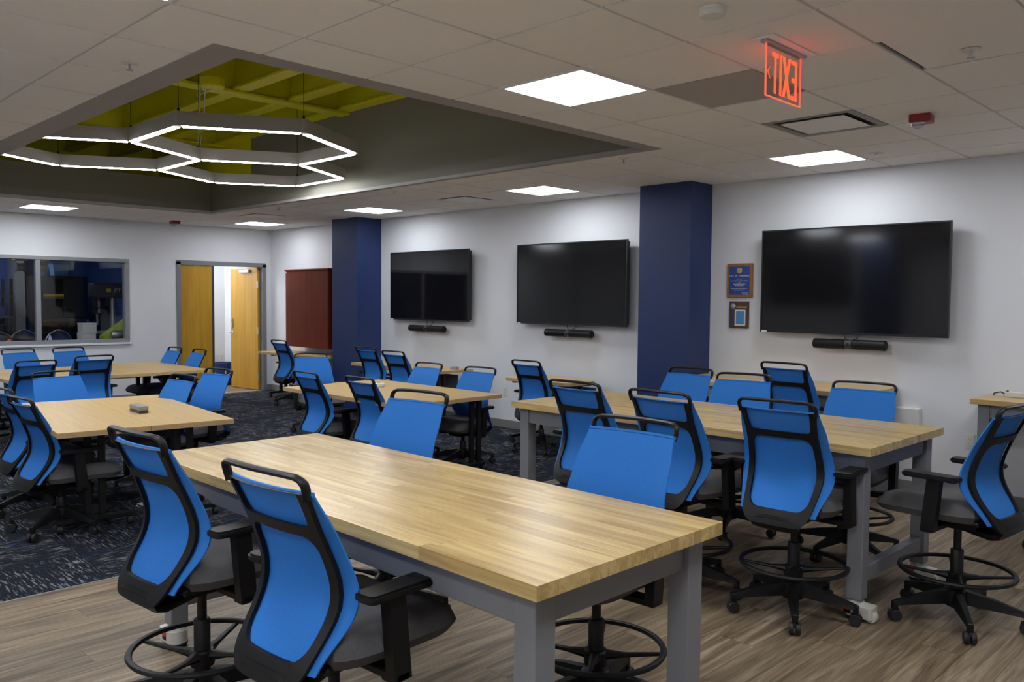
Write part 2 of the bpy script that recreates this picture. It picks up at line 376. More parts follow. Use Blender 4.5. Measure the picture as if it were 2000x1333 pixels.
for i in range(-18, 11):
    for j in range(-11, 8):
        x0, x1, y0, y1 = cell(i, j)
        r = (max(x0+G, XW), min(x1-G, XR), max(y0+G, YF), min(y1-G, YW))
        if r[0] >= r[1]-.01 or r[2] >= r[3]-.01 or (i, j) in LIGHTS or (i, j) in VENTS: continue
        rs = [r]
        for h in HOLES: rs = [q for p in rs for q in sub(p, h)]
        rs = [q for q in rs if q[1]-q[0] > .008 and q[3]-q[2] > .008]
        if not rs: continue
        cx, cy = (x0+x1)/2, (y0+y1)/2; z = CEIL; dx = dy = 0.0; tl = 0.0
        if (i, j) == (3, 1): dx, dy, z = 0.016, -0.016, CEIL+0.002
        if seen([(a, c, CEIL) for a in r[:2] for c in r[2:]], 5) and cnt < 300:
            cnt += 1; me = dtile_me if (i, j) == (1, 1) else tile_me
            if rs == [r] and r[1]-r[0] > TS-2*G-1e-4 and r[3]-r[2] > TS-2*G-1e-4: link('ceiling_tile', me, ceiling, (cx+dx, cy+dy, z))
            else:
                b = nb()
                for q in rs: box(b, q[0]-cx, q[1]-cx, q[2]-cy, q[3]-cy, 0, 0.014)
                obj('ceiling_tile', b, 'tile', ceiling, loc=(cx, cy, z))
        else:
            for q in rs: box(rest, *q, CEIL, CEIL+0.014)
o = obj('ceiling_tile', rest, 'tile', ceiling); o['kind'] = 'stuff'
b = nb(); t = 0.0098
def strip(r):
    rs = [r]
    for h in HOLES: rs = [q for p in rs for q in sub(p, h)]
    for q in rs: box(b, *q, CEIL+0.006, CEIL+0.021)
for i in range(-18, 11):
    x = GX+i*TS
    if XW < x < XR and not i == 3: strip((x-t, x+t, YF, YW))
    elif i == 3:
        strip((x-t, x+t, YF, GY+TS-.01)); strip((x-t, x-.004, GY+TS-.01, GY+2*TS+.01)); strip((x-t, x+t, GY+2*TS+.01, YW))
for j in range(-11, 8):
    y = GY+j*TS
    if YF < y < YW:
        for i in range(-18, 11):
            x0, x1 = max(XW, GX+i*TS+t), min(XR, GX+(i+1)*TS-t)
            if x1 > x0: strip((x0, x1, y-t, y+t))
obj('ceiling_grid', b, 'tee', ceiling)
b = nb(); box(b, XW, XW+.02, YF, YW, CEIL-.001, CEIL+.02); box(b, XW, XR, YW-.02, YW, CEIL-.001, CEIL+.02)
obj('wall_angle', b, 'tee', ceiling)

# the opening: grey lip, tall painted faces, lime deck with beams
zl = CEIL-0.004
for r in ((OX0, OX1, OY0, OY0+LIP+.05), (OX0, OX1, OY1-.07, OY1), (OX0, OX0+LIP, OY0+LIP+.05, OY1-.07), (OX1-LIP, OX1, OY0+LIP+.05, OY1-.07)):
    obj('soffit_lip', box(nb(), *r, zl, zl+0.03), 'lip_grey', ceiling)
DECK = 4.25; BZ = 3.69
ix0, ix1, iy0, iy1 = OX0+.035, OX1-LIP, OY0+LIP+.05, OY1-.035
XE = -10.11; WL = 3.235
obj('soffit_wall', box(nb(), XE, ix1+.05, iy1, iy1+.04, zl+.03, DECK), 'soffit_grey', ceiling)
obj('soffit_wall', box(nb(), ix0-.04, ix0, iy0-.05, iy1+.04, zl+.03, WL), 'soffit_grey', ceiling)
obj('soffit_wall', box(nb(), ix1, ix1+.04, iy0-.05, iy1, zl+.03, DECK), 'soffit_grey', ceiling)
obj('soffit_wall', box(nb(), -12.9, ix1, iy0-.04, iy0, zl+.03, DECK), 'soffit_grey', ceiling)
b = nb(); box(b, -13.0, XE, iy1, iy1+.04, zl+.03, WL); obj('soffit_wall', b, 'soffit_grey', ceiling)
b = nb(); box(b, -13.0, XE, iy1, iy1+.04, WL, DECK); box(b, -13.05, -13.0, iy0-.05, iy1, zl+.03, DECK)
obj('plenum_wall', b, 'lime', ceiling)
obj('deck', box(nb(), -13.05, OX1+.1, OY0-.1, OY1+.1, DECK, DECK+.05), 'lime', ceiling)
def beam(b, x0, x1, y, w_=0.16, hgt=None):
    box(b, x0, x1, y-w_/2, y+w_/2, BZ, BZ+.03, 0.004, 1); box(b, x0, x1, y-.03, y+.03, BZ+.03, DECK)
for y in (2.15, 2.79, 3.43, 4.08, 4.69, 5.30):
    b = nb(); beam(b, -13.0, ix1, y, 0.15); obj('beam', b, 'lime', ceiling)
for x in (-5.0, -7.95, -10.9):
    b = nb(); box(b, x-.09, x+.09, iy0, iy1, BZ-.03, BZ-.002, 0.004, 1); box(b, x-.02, x+.02, iy0, iy1, BZ, DECK-.002)
    obj('cross_beam', b, 'lime', ceiling)

# ceiling lights and diffusers
def panel_light(i, j, label):
    x0, x1, y0, y1 = cell(i, j); t = thing('ceiling_light', label, 'ceiling light', ((x0+x1)/2, (y0+y1)/2, CEIL-0.004), group='square ceiling light panels')
    h = TS/2-.004; f = nb(); w_ = .022
    for r in ((-h, h, -h, -h+w_), (-h, h, h-w_, h), (-h, -h+w_, -h+w_, h-w_), (h-w_, h, -h+w_, h-w_)): box(f, *r, 0, .02)
    obj('frame', f, 'vent_white', t); obj('diffuser', box(nb(), -h+w_, h-w_, -h+w_, h-w_, .006, .02), 'panel_wall_row' if j == 5 else 'panel', t)
for (i, j), lb in LIGHTS.items(): panel_light(i, j, lb)
for (i, j), lb in VENTS.items():
    x0, x1, y0, y1 = cell(i, j); t = thing('air_diffuser', lb, 'air vent', ((x0+x1)/2, (y0+y1)/2, CEIL-0.003), group='ceiling air diffusers')
    h = TS/2-.004; f = nb(); w_ = .05
    for r in ((-h, h, -h, -h+w_), (-h, h, h-w_, h), (-h, -h+w_, -h+w_, h-w_), (h-w_, h, -h+w_, h-w_)): box(f, *r, 0.004, .02)
    obj('frame', f, 'grey_plastic' if (i, j) == (1, 3) else 'vent_white', t)
    b = nb(); hexa(b, [(-.215, -.215, 0), (.215, -.215, 0), (.215, .215, 0), (-.215, .215, 0)], [(-.19, -.19, .012), (.19, -.19, .012), (.19, .19, .012), (-.19, .19, .012)])
    obj('plaque', b, 'vent_white', t); obj('throat', box(nb(), -h+w_, h-w_, -h+w_, h-w_, .016, .02), 'plenum', t)

# window in the left wall
win = bpy.data.objects.new('window_1', None); C.objects.link(win); struct(win, 'interior window with grey metal frame looking into the dark workshop'); win.location = (XW-.05, 0, 0)
y0, y1, z0, z1 = WIN; fwid = .055
b = nb()
for r in ((y0, y1, z0, z0+fwid), (y0, y1, z1-fwid, z1), (y0, y0+fwid, z0+fwid, z1-fwid), (y1-fwid, y1, z0+fwid, z1-fwid)): box(b, -.07, .066, *r, bev=.003, seg=1)
obj('frame', b, 'frame_grey', win)
obj('mullion', box(nb(), -.03, .06, 3.70, 3.765, z0+fwid, z1-fwid, .003, 1), 'frame_grey', win)
for a, c in ((y0+fwid, 3.70), (3.765, y1-fwid)): obj('pane', box(nb(), .0, .008, a, c, z0+fwid, z1-fwid), 'glass', win)
obj('sill', box(nb(), .05, .085, y0-.02, y1+.02, z0-.03, z0, .003, 1), 'wall', win)

# double oak door
dr = bpy.data.objects.new('door_1', None); C.objects.link(dr); struct(dr, 'double oak door in grey metal frame, right leaf standing open'); dr.location = (XW, 0, 0)
y0, y1, zt = DOOR; b = nb(); fw_ = .05
for r in ((y0-.02, y0+fw_, 0.008, zt), (y1-fw_, y1+.02, 0.008, zt), (y0-.02, y1+.02, zt-fw_, zt+.02)): box(b, -WT-.01, .018, *r, bev=.003, seg=1)
obj('door_frame', b, 'grey_paint', dr)
yl = 6.345; la = obj('door_leaf', box(nb(), -.06, -.015, y0+fw_+.003, yl, .012, zt-fw_-.003, .002, 1), 'oak', dr)
obj('edge_trim', box(nb(), -.064, -.008, yl, yl+.035, .012, zt-fw_-.003), 'dark_grey', la)
lf = bpy.data.objects.new('door_leaf', None); C.objects.link(lf); lf.parent = dr; lf.location = (-.06, y1-fw_-.02, 0); lf.rotation_euler = (0, 0, R(176.0))
L = .87
lf2 = box(nb(), 0.012, L, -.022, .022, .012, zt-fw_-.004, .002, 1)
lfm = mesh(lf2, 'oak', name='door_leaf'); C.objects.unlink(lf); bpy.data.objects.remove(lf)
lf = link('door_leaf', lfm, dr, (-.065, y1-fw_-.028, 0), R(184.5))
for z in (.25, 1.05, 1.85): obj('hinge', box(nb(), -.012, .03, .022, .03, z-.06, z+.06, .002, 1), 'steel', lf)
b = nb(); lathe(b, [(.03, 0), (.03, .01), (.012, .012), (.012, .05)], 14, (L-.06, .022, 1.0), 'y'); box(b, L-.17, L-.045, .062, .078, .99, 1.01, .004, 1)
obj('lever_handle', b, 'chrome', lf, True)
b = nb(); box(b, L-.095, L-.03, .022, .05, 1.09, 1.25, .006, 2); box(b, L-.08, L-.045, .05, .054, 1.17, 1.23); obj('keypad_lock', b, 'chrome', lf)
b = nb(); box(b, .22, .52, .022, .07, 2.06, 2.12, .006, 2); sweep(b, [(.35, .06, 2.125), (.55, .16, 2.13), (.1, .11, 2.135)], .008, seg=6); obj('door_closer', b, 'steel', lf)
# ------------------------------------------------------------------ chairs
PROF = [(.50, -.262), (.545, -.252), (.60, -.222), (.66, -.178), (.72, -.144), (.77, -.132), (.83, -.14), (.90, -.165), (.98, -.202), (1.085, -.253), (1.14, -.285)]
def prof(z):
    if z <= PROF[0][0]: return PROF[0][1]
    for (a, ya), (b_, yb) in zip(PROF, PROF[1:]):
        if z <= b_:
            t = (z-a)/(b_-a); return ya+(yb-ya)*t
    return PROF[-1][1]
def psm(z): return sum(prof(z+d) for d in (-.04, -.02, 0, .02, .04))/5
def surf(x, z): return psm(z)+.035*(abs(x)/.23)**2.2
def lerp(tb, z):
    if z <= tb[0][0]: return tb[0][1]
    for (a, ya), (b_, yb) in zip(tb, tb[1:]):
        if z <= b_: t = (z-a)/(b_-a); t = t*t*(3-2*t); return ya+(yb-ya)*t
    return tb[-1][1]
MW = [(.545, .195), (.75, .242), (.95, .224), (1.09, .205)]     # half width of the mesh sheet
FWD = [(.52, .172), (.75, .198), (.96, .186), (1.10, .195)]      # half width of the frame
def chair_meshes(dz):
    """meshes of one chair; dz lowers everything above the base (0 = tall stool)"""
    M = {}; s = Vector((0, 0, dz))
    def sh(bm):
        for v in bm.verts: v.co += s
        return bm
    # mesh sheet
    b = nb(); nx, nz = 12, 26; g = []
    for k in range(nz+1):
        z = .565+(1.083-.565)*k/nz; wd = lerp(MW, z)
        g.append([b.verts.new((wd*(2*i/nx-1), surf(wd*(2*i/nx-1), z), z)) for i in range(nx+1)])
    g2 = [[b.verts.new((v.co.x, v.co.y+.006, v.co.z)) for v in r_] for r_ in g]
    for k in range(nz):
        for i in range(nx):
            b.faces.new((g[k][i], g[k][i+1], g[k+1][i+1], g[k+1][i])); b.faces.new((g2[k][i], g2[k+1][i], g2[k+1][i+1], g2[k][i+1]))
    for k in range(nz):
        b.faces.new((g[k][0], g[k+1][0], g2[k+1][0], g2[k][0])); b.faces.new((g[k][nx], g2[k][nx], g2[k+1][nx], g[k+1][nx]))
    for i in range(nx):
        b.faces.new((g[0][i], g2[0][i], g2[0][i+1], g[0][i+1])); b.faces.new((g[nz][i], g[nz][i+1], g2[nz][i+1], g2[nz][i]))
    sweep(b, [(lerp(MW, 1.083)*(2*i/nx-1), surf(lerp(MW, 1.083)*(2*i/nx-1), 1.083)+.002, 1.083) for i in range(nx+1)], .008, seg=6)
    M['mesh_back'] = mesh(sh(b), 'mesh_blue', True, 'mesh_back')
    # frame: two rings sharing the cross bar, wrapped on the back surface
    b = nb(); n = 8
    def loop(x0, x1, z0, z1, rad):
        rad = [max(r_, .001) for r_ in rad]; pts = []
        cs = ((x1-rad[0], z0+rad[0], rad[0], -90), (x1-rad[1], z1-rad[1], rad[1], 0), (x0+rad[2], z1-rad[2], rad[2], 90), (x0+rad[3], z0+rad[3], rad[3], 180))
        for q in range(4):
            cx, cz, r_, a0 = cs[q]; arc = [(cx+r_*math.cos(R(a0+90*k/n)), cz+r_*math.sin(R(a0+90*k/n))) for k in range(n+1)]
            nxq = cs[(q+1) % 4]; e = (nxq[0]+nxq[2]*math.cos(R(nxq[3])), nxq[1]+nxq[2]*math.sin(R(nxq[3])))
            pts += arc+[(arc[-1][0]+(e[0]-arc[-1][0])*k/10, arc[-1][1]+(e[1]-arc[-1][1])*k/10) for k in range(1, 10)]
        return pts
    def wrap(p, back):
        x, z = p; k = lerp(FWD, z)/.20; x *= k; return b.verts.new((x, surf(x, z)-(.004 if not back else .019), z))
    def ring(outer, inner):
        no = len(outer)
        for back in (0, 1):
            rows = [[wrap((o_[0]+(i_[0]-o_[0])*t, o_[1]+(i_[1]-o_[1])*t), back) for o_, i_ in zip(outer, inner)] for t in (0, .5, 1)]
            for a in range(2):
                for k in range(no): b.faces.new((rows[a][k], rows[a][(k+1) % no], rows[a+1][(k+1) % no], rows[a+1][k]))
            if back: B = rows
            else: F = rows
        for a in (0, 2):
            for k in range(no): b.faces.new((F[a][k], F[a][(k+1) % no], B[a][(k+1) % no], B[a][k]))
    ring(loop(-.20, .20, .515, .962, (.075, 0, 0, .075)), loop(-.168, .168, .588, .946, (.055, .05, .05, .055)))
    ring(loop(-.20, .20, .9621, 1.086, (0, .004, .004, 0)), loop(-.172, .172, .979, 1.0855, (.022, .002, .002, .022)))
    M['back_frame'] = mesh(sh(b), 'black_plastic', True, 'back_frame')
    # handle
    b = nb(); hl = [(.194, -.238, 1.070), (.200, -.243, 1.096), (.199, -.248, 1.113), (.190, -.254, 1.126), (.172, -.259, 1.1325), (.14, -.264, 1.1345), (.07, -.271, 1.1355), (0, -.274, 1.136)]
    pts = [(-x, y, z) for x, y, z in hl]+hl[-2::-1]
    sweep(b, pts, .0088, .0145, 10, upv=(0, 1, 0)); M['handle'] = mesh(sh(b), 'black_plastic', True, 'handle')
    # bracket from the back down under the seat
    b = nb(); rows = []
    for y, z, hw, th in ((-.252, .552, .105, .010), (-.256, .526, .125, .020), (-.242, .504, .125, .024), (-.19, .490, .11, .024), (-.11, .494, .085, .022), (.0, .512, .07, .02)):
        rows.append([b.verts.new((hw*math.copysign(abs(math.cos(2*PI*k/16))**.6, math.cos(2*PI*k/16)), y-(.012*math.sin(2*PI*k/16) if y < -.24 else 0), z+th*math.copysign(abs(math.sin(2*PI*k/16))**.7, math.sin(2*PI*k/16)))) for k in range(16)])
    for p, q in zip(rows, rows[1:]):
        for k in range(16): b.faces.new((p[k], p[(k+1) % 16], q[(k+1) % 16], q[k]))
    b.faces.new(rows[0][::-1]); b.faces.new(rows[-1])
    M['back_bracket'] = mesh(sh(b), 'black_plastic', True, 'back_bracket')
    # seat cushion
    b = nb(); nx, ny = 14, 16; top = []; bot = []
    for j in range(ny+1):
        v = j/ny; y = -.150+.46*v; hw = .235*(1-abs(2*v-1)**6*.16)+.015*v; rt_, rb = [], []
        for i in range(nx+1):
            u = 2*i/nx-1; x = hw*u; e = max(abs(u), abs(2*v-1)); rnd = .030*max(0, (e-.80)/.20)**2
            z = .652+.010*abs(u)**2-rnd-.016*max(0, v-.72)**2/.078+.006*(1-v)
            rt_.append(b.verts.new((x, y, z))); zb = .552+.008*max(0, (e-.8)/.2)**2
            rb.append(b.verts.new((x*.97, y*.97+.001, min(zb, z-.02))))
        top.append(rt_); bot.append(rb)
    for j in range(ny):
        for i in range(nx):
            b.faces.new((top[j][i], top[j][i+1], top[j+1][i+1], top[j+1][i])); b.faces.new((bot[j][i], bot[j+1][i], bot[j+1][i+1], bot[j][i+1]))
    rim = [(0, i) for i in range(nx)]+[(j, nx) for j in range(ny)]+[(ny, i) for i in range(nx, 0, -1)]+[(j, 0) for j in range(ny, 0, -1)]
    mid = []
    for j, i in rim:
        a, c = top[j][i].co, bot[j][i].co; m_ = a*.45+c*.55; d = Vector((m_.x, m_.y-.02, 0)); d.normalize(); mid.append(b.verts.new(m_+d*.02))
    L_ = len(rim)
    for k in range(L_):
        (j, i), (j2, i2) = rim[k], rim[(k+1) % L_]
        b.faces.new((top[j][i], mid[k], mid[(k+1) % L_], top[j2][i2])); b.faces.new((mid[k], bot[j][i], bot[j2][i2], mid[(k+1) % L_]))
    M['seat_cushion'] = mesh(sh(b), 'seat_fabric', True, 'seat_cushion')
    b = nb(); box(b, -.19, .19, -.17, .20, .545, .572, .01, 2); box(b, -.085, .085, -.12, .12, .49, .546, .012, 2); box(b, -.10, .10, .12, .19, .525, .55, .006, 1)
    M['seat_mechanism'] = mesh(sh(b), 'black_plastic', False, 'seat_mechanism')
    b = nb(); sweep(b, [(.06, .03, .515), (.17, .035, .512), (.23, .03, .505)], .008, .006, 8); box(b, .215, .275, .008, .05, .488, .508, .006, 2)
    M['lever'] = mesh(sh(b), 'black_plastic', True, 'lever')
    for sd, nm in ((-1, 'L'), (1, 'R')):
        b = nb(); x = .275*sd
        hexa(b, *[[(x+sd*(-.02), y0, z), (x+sd*.02, y0, z), (x+sd*.02, y1, z), (x+sd*(-.02), y1, z)] for y0, y1, z in ((-.005, .06, .505), (-.03, .035, .765))])
        box(b, min(x*.35, x+sd*.02), max(x*.35, x+sd*.02), .0, .055, .50, .53, .006, 1)
        M['arm_post'+nm] = mesh(sh(b), 'black_plastic', False, 'arm_post')
        b = nb(); prism(b, [(x+px, py) for px, py in rrect(-.046, .046, -.115, .155, .03, 4)], .766, .792)
        bmesh.ops.bevel(b, geom=[e for e in b.edges if abs(e.verts[0].co.z-e.verts[1].co.z) < 1e-4], offset=.007, segments=2, affect='EDGES')
        M['arm_pad'+nm] = mesh(sh(b), 'black_plastic', True, 'arm_pad')
    b = nb(); zt = .50+dz; zo = .37 if dz > -.1 else .235
    lathe(b, [(.036, .075), (.040, .10), (.040, .165), (.031, .17), (.031, zo), (.028, zo+.004), (.0185, zo+.005), (.0185, zt)], 18)
    M['gas_column'] = mesh(b, 'black_metal', True, 'gas_column')
    b = nb(); lathe(b, [(.030, .072), (.055, .085), (.062, .12), (.055, .165), (.042, .172)], 20); M['base_hub'] = mesh(b, 'black_plastic', True, 'base_hub')
    b = nb()
    for (r0_, r1_, w0, w1, za0, za1, zb0, zb1) in ((.04, .18, .032, .024, .10, .168, .092, .142), (.18, .315, .024, .017, .092, .142, .084, .106)):
        hexa(b, [(r0_, -w0, za0), (r1_, -w1, zb0), (r1_, w1, zb0), (r0_, w0, za0)], [(r0_, -w0*.6, za1), (r1_, -w1*.6, zb1), (r1_, w1*.6, zb1), (r0_, w0*.6, za1)])
    box(b, .300, .326, -.015, .015, .060, .104, .004, 1)
    M['leg'] = mesh(b, 'black_plastic', False, 'leg')
    b = nb()
    for yy in (-.027, .005): lathe(b, [(.012, yy), (.027, yy), (.030, yy+.006), (.030, yy+.016), (.027, yy+.022), (.012, yy+.022)], 16, (.313, 0, .032), 'y')
    lathe(b, [(.009, .04), (.009, .075)], 8, (.313, 0, 0)); box(b, .289, .337, -.004, .004, .04, .064, .003, 1)
    M['caster'] = mesh(b, 'rubber', True, 'caster')
    if dz > -.1:
        b = nb(); sweep(b, [(.263*math.cos(2*PI*k/48), .263*math.sin(2*PI*k/48), .262) for k in range(48)], .0135, .011, 8, True)
        for k in range(4):
            a = PI/2*k+.5; ca, sa = math.cos(a), math.sin(a)
            sweep(b, [(.035*ca, .035*sa, .232), (.11*ca, .11*sa, .238), (.255*ca, .255*sa, .256)], [.024, .014, .011], [.022, .010, .007], 8)
        lathe(b, [(.045, .19), (.047, .20), (.047, .245), (.041, .252)], 18)
        M['foot_ring'] = mesh(b, 'black_plastic', True, 'foot_ring')
    return M
KIND = {'stool': chair_meshes(0.0), 'low_stool': chair_meshes(-0.042), 'task': chair_meshes(-0.19), 'high_task': chair_meshes(-0.15)}
def chair(kind, hx, hy, t, face, label, base=None, arms=True):
    """hx, hy: handle midpoint; t: handle angle from +X in degrees; face: +Y / -Y / +X / -X side the sitter looks to"""
    ang = {'+y': 0, '-y': 180, '+x': -90, '-x': 90}[face]+(t if face in ('+y', '-y') else t-90)
    M = KIND[kind]; rz = R(ang); off = .285
    cx, cy = hx-math.sin(rz)*off, hy+math.cos(rz)*off
    if 'stool' in kind: nm, cat, gr = 'drafting_stool', 'stool', 'tall blue mesh drafting stools'
    else: nm, cat, gr = 'office_chair', 'chair', 'blue mesh office chairs'
    T = thing(nm, label, cat, (cx, cy, 0.0 if cx > XC else 0.002), rz, gr)
    for k in ('mesh_back', 'back_frame', 'handle', 'back_bracket', 'seat_cushion', 'seat_mechanism', 'lever', 'gas_column', 'base_hub'): link(k, M[k], T)
    if arms:
        for sd in 'LR': p = link('armrest', M['arm_post'+sd], T, (0, 0, -.05) if kind == 'low_stool' else None); link('arm_pad', M['arm_pad'+sd], p)
    if 'stool' in kind: link('foot_ring', M['foot_ring'], T)
    ba = (R(base) if base is not None else random.uniform(0, 2*PI))-rz
    for k in range(5):
        lg = link('leg', M['leg'], T, None, ba+2*PI*k/5); link('caster', M['caster'], lg)
    return T
CH = [
 ('stool', -3.07, 1.138, 4, '+y', 'blue mesh stool at the left corner of the front butcher block table', 10),
 ('stool', -2.168, 1.148, 4, '+y', 'largest blue mesh stool, in the foreground at the front butcher block table', 30),
 ('stool', -2.031, 2.811, 3, '-y', 'blue mesh stool across the front butcher block table, nearer its right end', -40),
 ('stool', -3.402, 2.788, 6, '-y', 'blue mesh stool across the front butcher block table, nearer the carpet', 50),
 ('stool', -3.235, 3.774, -2, '+y', 'blue mesh stool with back to view at left end of second butcher block table', 15),
 ('stool', -2.582, 3.709, -3, '+y', 'blue mesh stool midway along the near side of the second butcher block table', -62),
 ('stool', -1.945, 3.80, 2, '+y', 'blue mesh stool beside the front right leg of the second butcher block table', -62),
 ('low_stool', -3.60, 5.70, -3, '-y', 'blue mesh stool behind the second butcher block table, in front of navy column', 20),
 ('low_stool', -3.06, 5.545, 10, '-y', 'blue mesh stool behind the second butcher block table, middle of three facing the view', 5),
 ('low_stool', -2.195, 5.575, 4, '-y', 'blue mesh stool behind the second butcher block table, nearest its right end', -30),
 ('stool', -3.126, 6.227, -4, '+y', 'blue mesh stool with back to view at the wall table under right screen', 40),
 ('high_task', -6.01, 6.26, 0, '+y', 'blue mesh chair at the small rounded wall table under the middle screen', -110),
 ('task', -6.017, 5.682, 5, '-y', 'blue mesh chair behind the middle maple table, right of two facing the view', -75),
 ('task', -6.773, 5.651, 2, '-y', 'blue mesh chair behind the middle maple table, left of two facing the view', 25),
 ('high_task', -8.12, 6.13, 3, '+y', 'blue mesh chair at the wall table under the left screen, right of two', 33),
 ('high_task', -9.02, 6.37, 4, '+y', 'blue mesh chair at the left wall table, in front of the far navy column', 60),
 ('task', -5.93, 4.11, 0, '+y', 'blue mesh chair on the near side of the middle maple table, right of two', 14),
 ('task', -6.675, 4.035, -1, '+y', 'blue mesh chair on the near side of the middle maple table, left of two', 48),
 ('task', -8.908, 5.496, 77, '+x', 'blue mesh chair beyond the left end of the middle maple table, facing the view', 70),
 ('high_task', -11.26, 6.38, 2, '+y', 'blue mesh chair beside the oak door frame, below the cherry cabinet', -155),
 ('task', -7.461, 3.657, 9, '-y', 'blue mesh chair behind the left maple table, right and taller looking of two', 12),
 ('task', -7.061, 3.14, 6, '-y', 'blue mesh chair behind the left maple table, left of two', 44),
 ('task', -8.145, 2.404, 97, '+x', 'blue mesh chair at the far end of the left maple table, facing the view', 5),
 ('task', -6.20, 1.587, 5, '+y', 'blue mesh chair with back to view at the near side of the left maple table', -50),
 ('task', -6.93, 1.66, 4, '+y', 'blue mesh chair cut off by the left edge at the left maple table', 0),
 ('task', -9.561, 2.673, 97, '-x', 'blue mesh chair with back to view at the far left table, left of two', 40),
 ('high_task', -9.40, 3.19, 96, '-x', 'blue mesh chair with back to view at the far left table, right of two', 10),
 ('task', -11.884, 3.079, 103, '+x', 'blue mesh chair under the workshop window, cut off by the left edge', 60),
 ('task', -11.862, 3.663, 100, '+x', 'blue mesh chair under the workshop window, right of two facing the view', 20),
 ('task', -11.018, 4.775, 0, '-y', 'blue mesh chair behind the far left table, left of two before the oak door', 0),
 ('task', -10.403, 4.83, -3, '-y', 'blue mesh chair behind the far left table, right of two before the oak door', 35),
 ('stool', -1.035, 4.55, 84, '-x', 'blue mesh stool turned sideways, facing left toward the second butcher block table', -62),
 ('stool', -1.06, 6.02, 2, '+y', 'blue mesh stool cut off by the right edge at the table with power strip', -100),
]
for k in CH: chair(*k[:5], k[5], k[6])

# ------------------------------------------------------------------ butcher block tables
def level_caster(T, x, y, sx):
    b = nb(); lathe(b, [(.044, .0), (.050, .012), (.050, .022)], 16, (x, y, 0.0)); c = obj('caster_pad', b, 'rubber', T, True)
    b = nb(); prism(b, [(x+px*sx, y+py) for px, py in rrect(-.050, .095, -.046, .046, [.02, .02, .044, .044], 5)][::(1 if sx > 0 else -1)], .0222, .080)
    lathe(b, [(.046, .0802), (.042, .094), (.028, .098), (.028, .1095)], 18, (x, y, 0)); c = obj('leveling_caster', b, 'cream', T, True)
    b = nb(); box(b, x-.046, x-.006, y-.052, y-.040, .052, .074, .003, 1); box(b, x-.054, x-.044, y-.036, y+.006, .052, .074, .003, 1); obj('thumb_wheel', b, 'red_bright', c)
    obj('dark_tag', box(nb(), x-.044, x-.008, y-.0485, y-.0455, .034, .051), 'black_plastic', c)
    b = nb(); lathe(b, [(.026, -.022), (.029, -.016), (.029, .016), (.026, .022)], 18, (x+.082*sx, y, .0295), 'y'); c2 = obj('wheel', b, 'cream', c, True)
def block_table(label, cx, cy, L, D, H, rz, staves=True, casters=True, top=.042, group='butcher block work tables', stretch=True):
    T = thing('work_table', label, 'table', (cx, cy, 0), rz, group)
    if staves:
        tt = obj('tabletop', box(nb(), -L/2+.004, L/2-.004, -D/2+.004, D/2-.004, H-top+.004, H-.004), 'block', T)
        nr = round(D/.042); ws = D/nr; rr = random.Random(hash(label) % 1000 if False else len(label)); cache = {}
        for r_ in range(nr):
            y = -D/2+ws*(r_+.5); x = -L/2
            while x < L/2-.01:
                ln = rr.choice((.42, .55, .68, .82)); ln = ln if x+ln < L/2-.22 else L/2-x
                if x == -L/2: ln = rr.choice((.25, .38, .5, .62))
                key = round(ln, 4)
                if key not in cache: cache[key] = mesh(box(nb(), -ln/2+.0001, ln/2-.0001, -ws/2+.0001, ws/2-.0001, 0, top, .0004, 1), 'stave', name='stave')
                link('stave', cache[key], tt, (x+ln/2, y, H-top)); x += ln
    else: obj('tabletop', box(nb(), -L/2, L/2, -D/2, D/2, H-top, H, .002, 1), 'block', T)
    lw = .08; ins = .045; x, y = L/2-ins-lw/2, D/2-ins-lw/2; lz = .108 if casters else .004
    for sx in (-1, 1):
        for sy in (-1, 1):
            obj('leg', box(nb(), sx*x-lw/2, sx*x+lw/2, sy*y-lw/2, sy*y+lw/2, lz, H-top-.001, .004, 2), 'grey_paint', T)
            if casters: level_caster(T, sx*x, sy*y, sx)
    za, zb = H-top-.105, H-top-.001
    for sy in (-1, 1): obj('apron', box(nb(), -x+lw/2, x-lw/2, sy*y-.02-.012*-sy, sy*y+.02+.012*sy, za, zb, .003, 1), 'grey_paint', T)
    for sx in (-1, 1):
        obj('apron', box(nb(), sx*x-.02, sx*x+.02, -y+lw/2, y-lw/2, za, zb, .003, 1), 'grey_paint', T)
        if stretch: obj('stretcher', box(nb(), sx*x-.025, sx*x+.025, -y+lw/2, y-lw/2, .185, .265, .003, 1), 'grey_paint', T)
    return T
block_table('long butcher block table in the foreground with grey steel legs', -2.628, 1.968, 2.455, .89, .90, R(-0.3))
block_table('second long butcher block table on white casters, in front of the right screen', -2.865, 4.69, 2.54, 1.03, .90, R(-0.9))
block_table('narrow butcher block wall table under the right screen', -3.55, 6.99, 1.83, .80, .90, 0, staves=False, casters=False, top=.04, stretch=False)
block_table('butcher block wall table with a power strip at the right edge', -1.03, 7.16, 1.83, .46, .90, 0, staves=False, casters=False, top=.04, stretch=False)

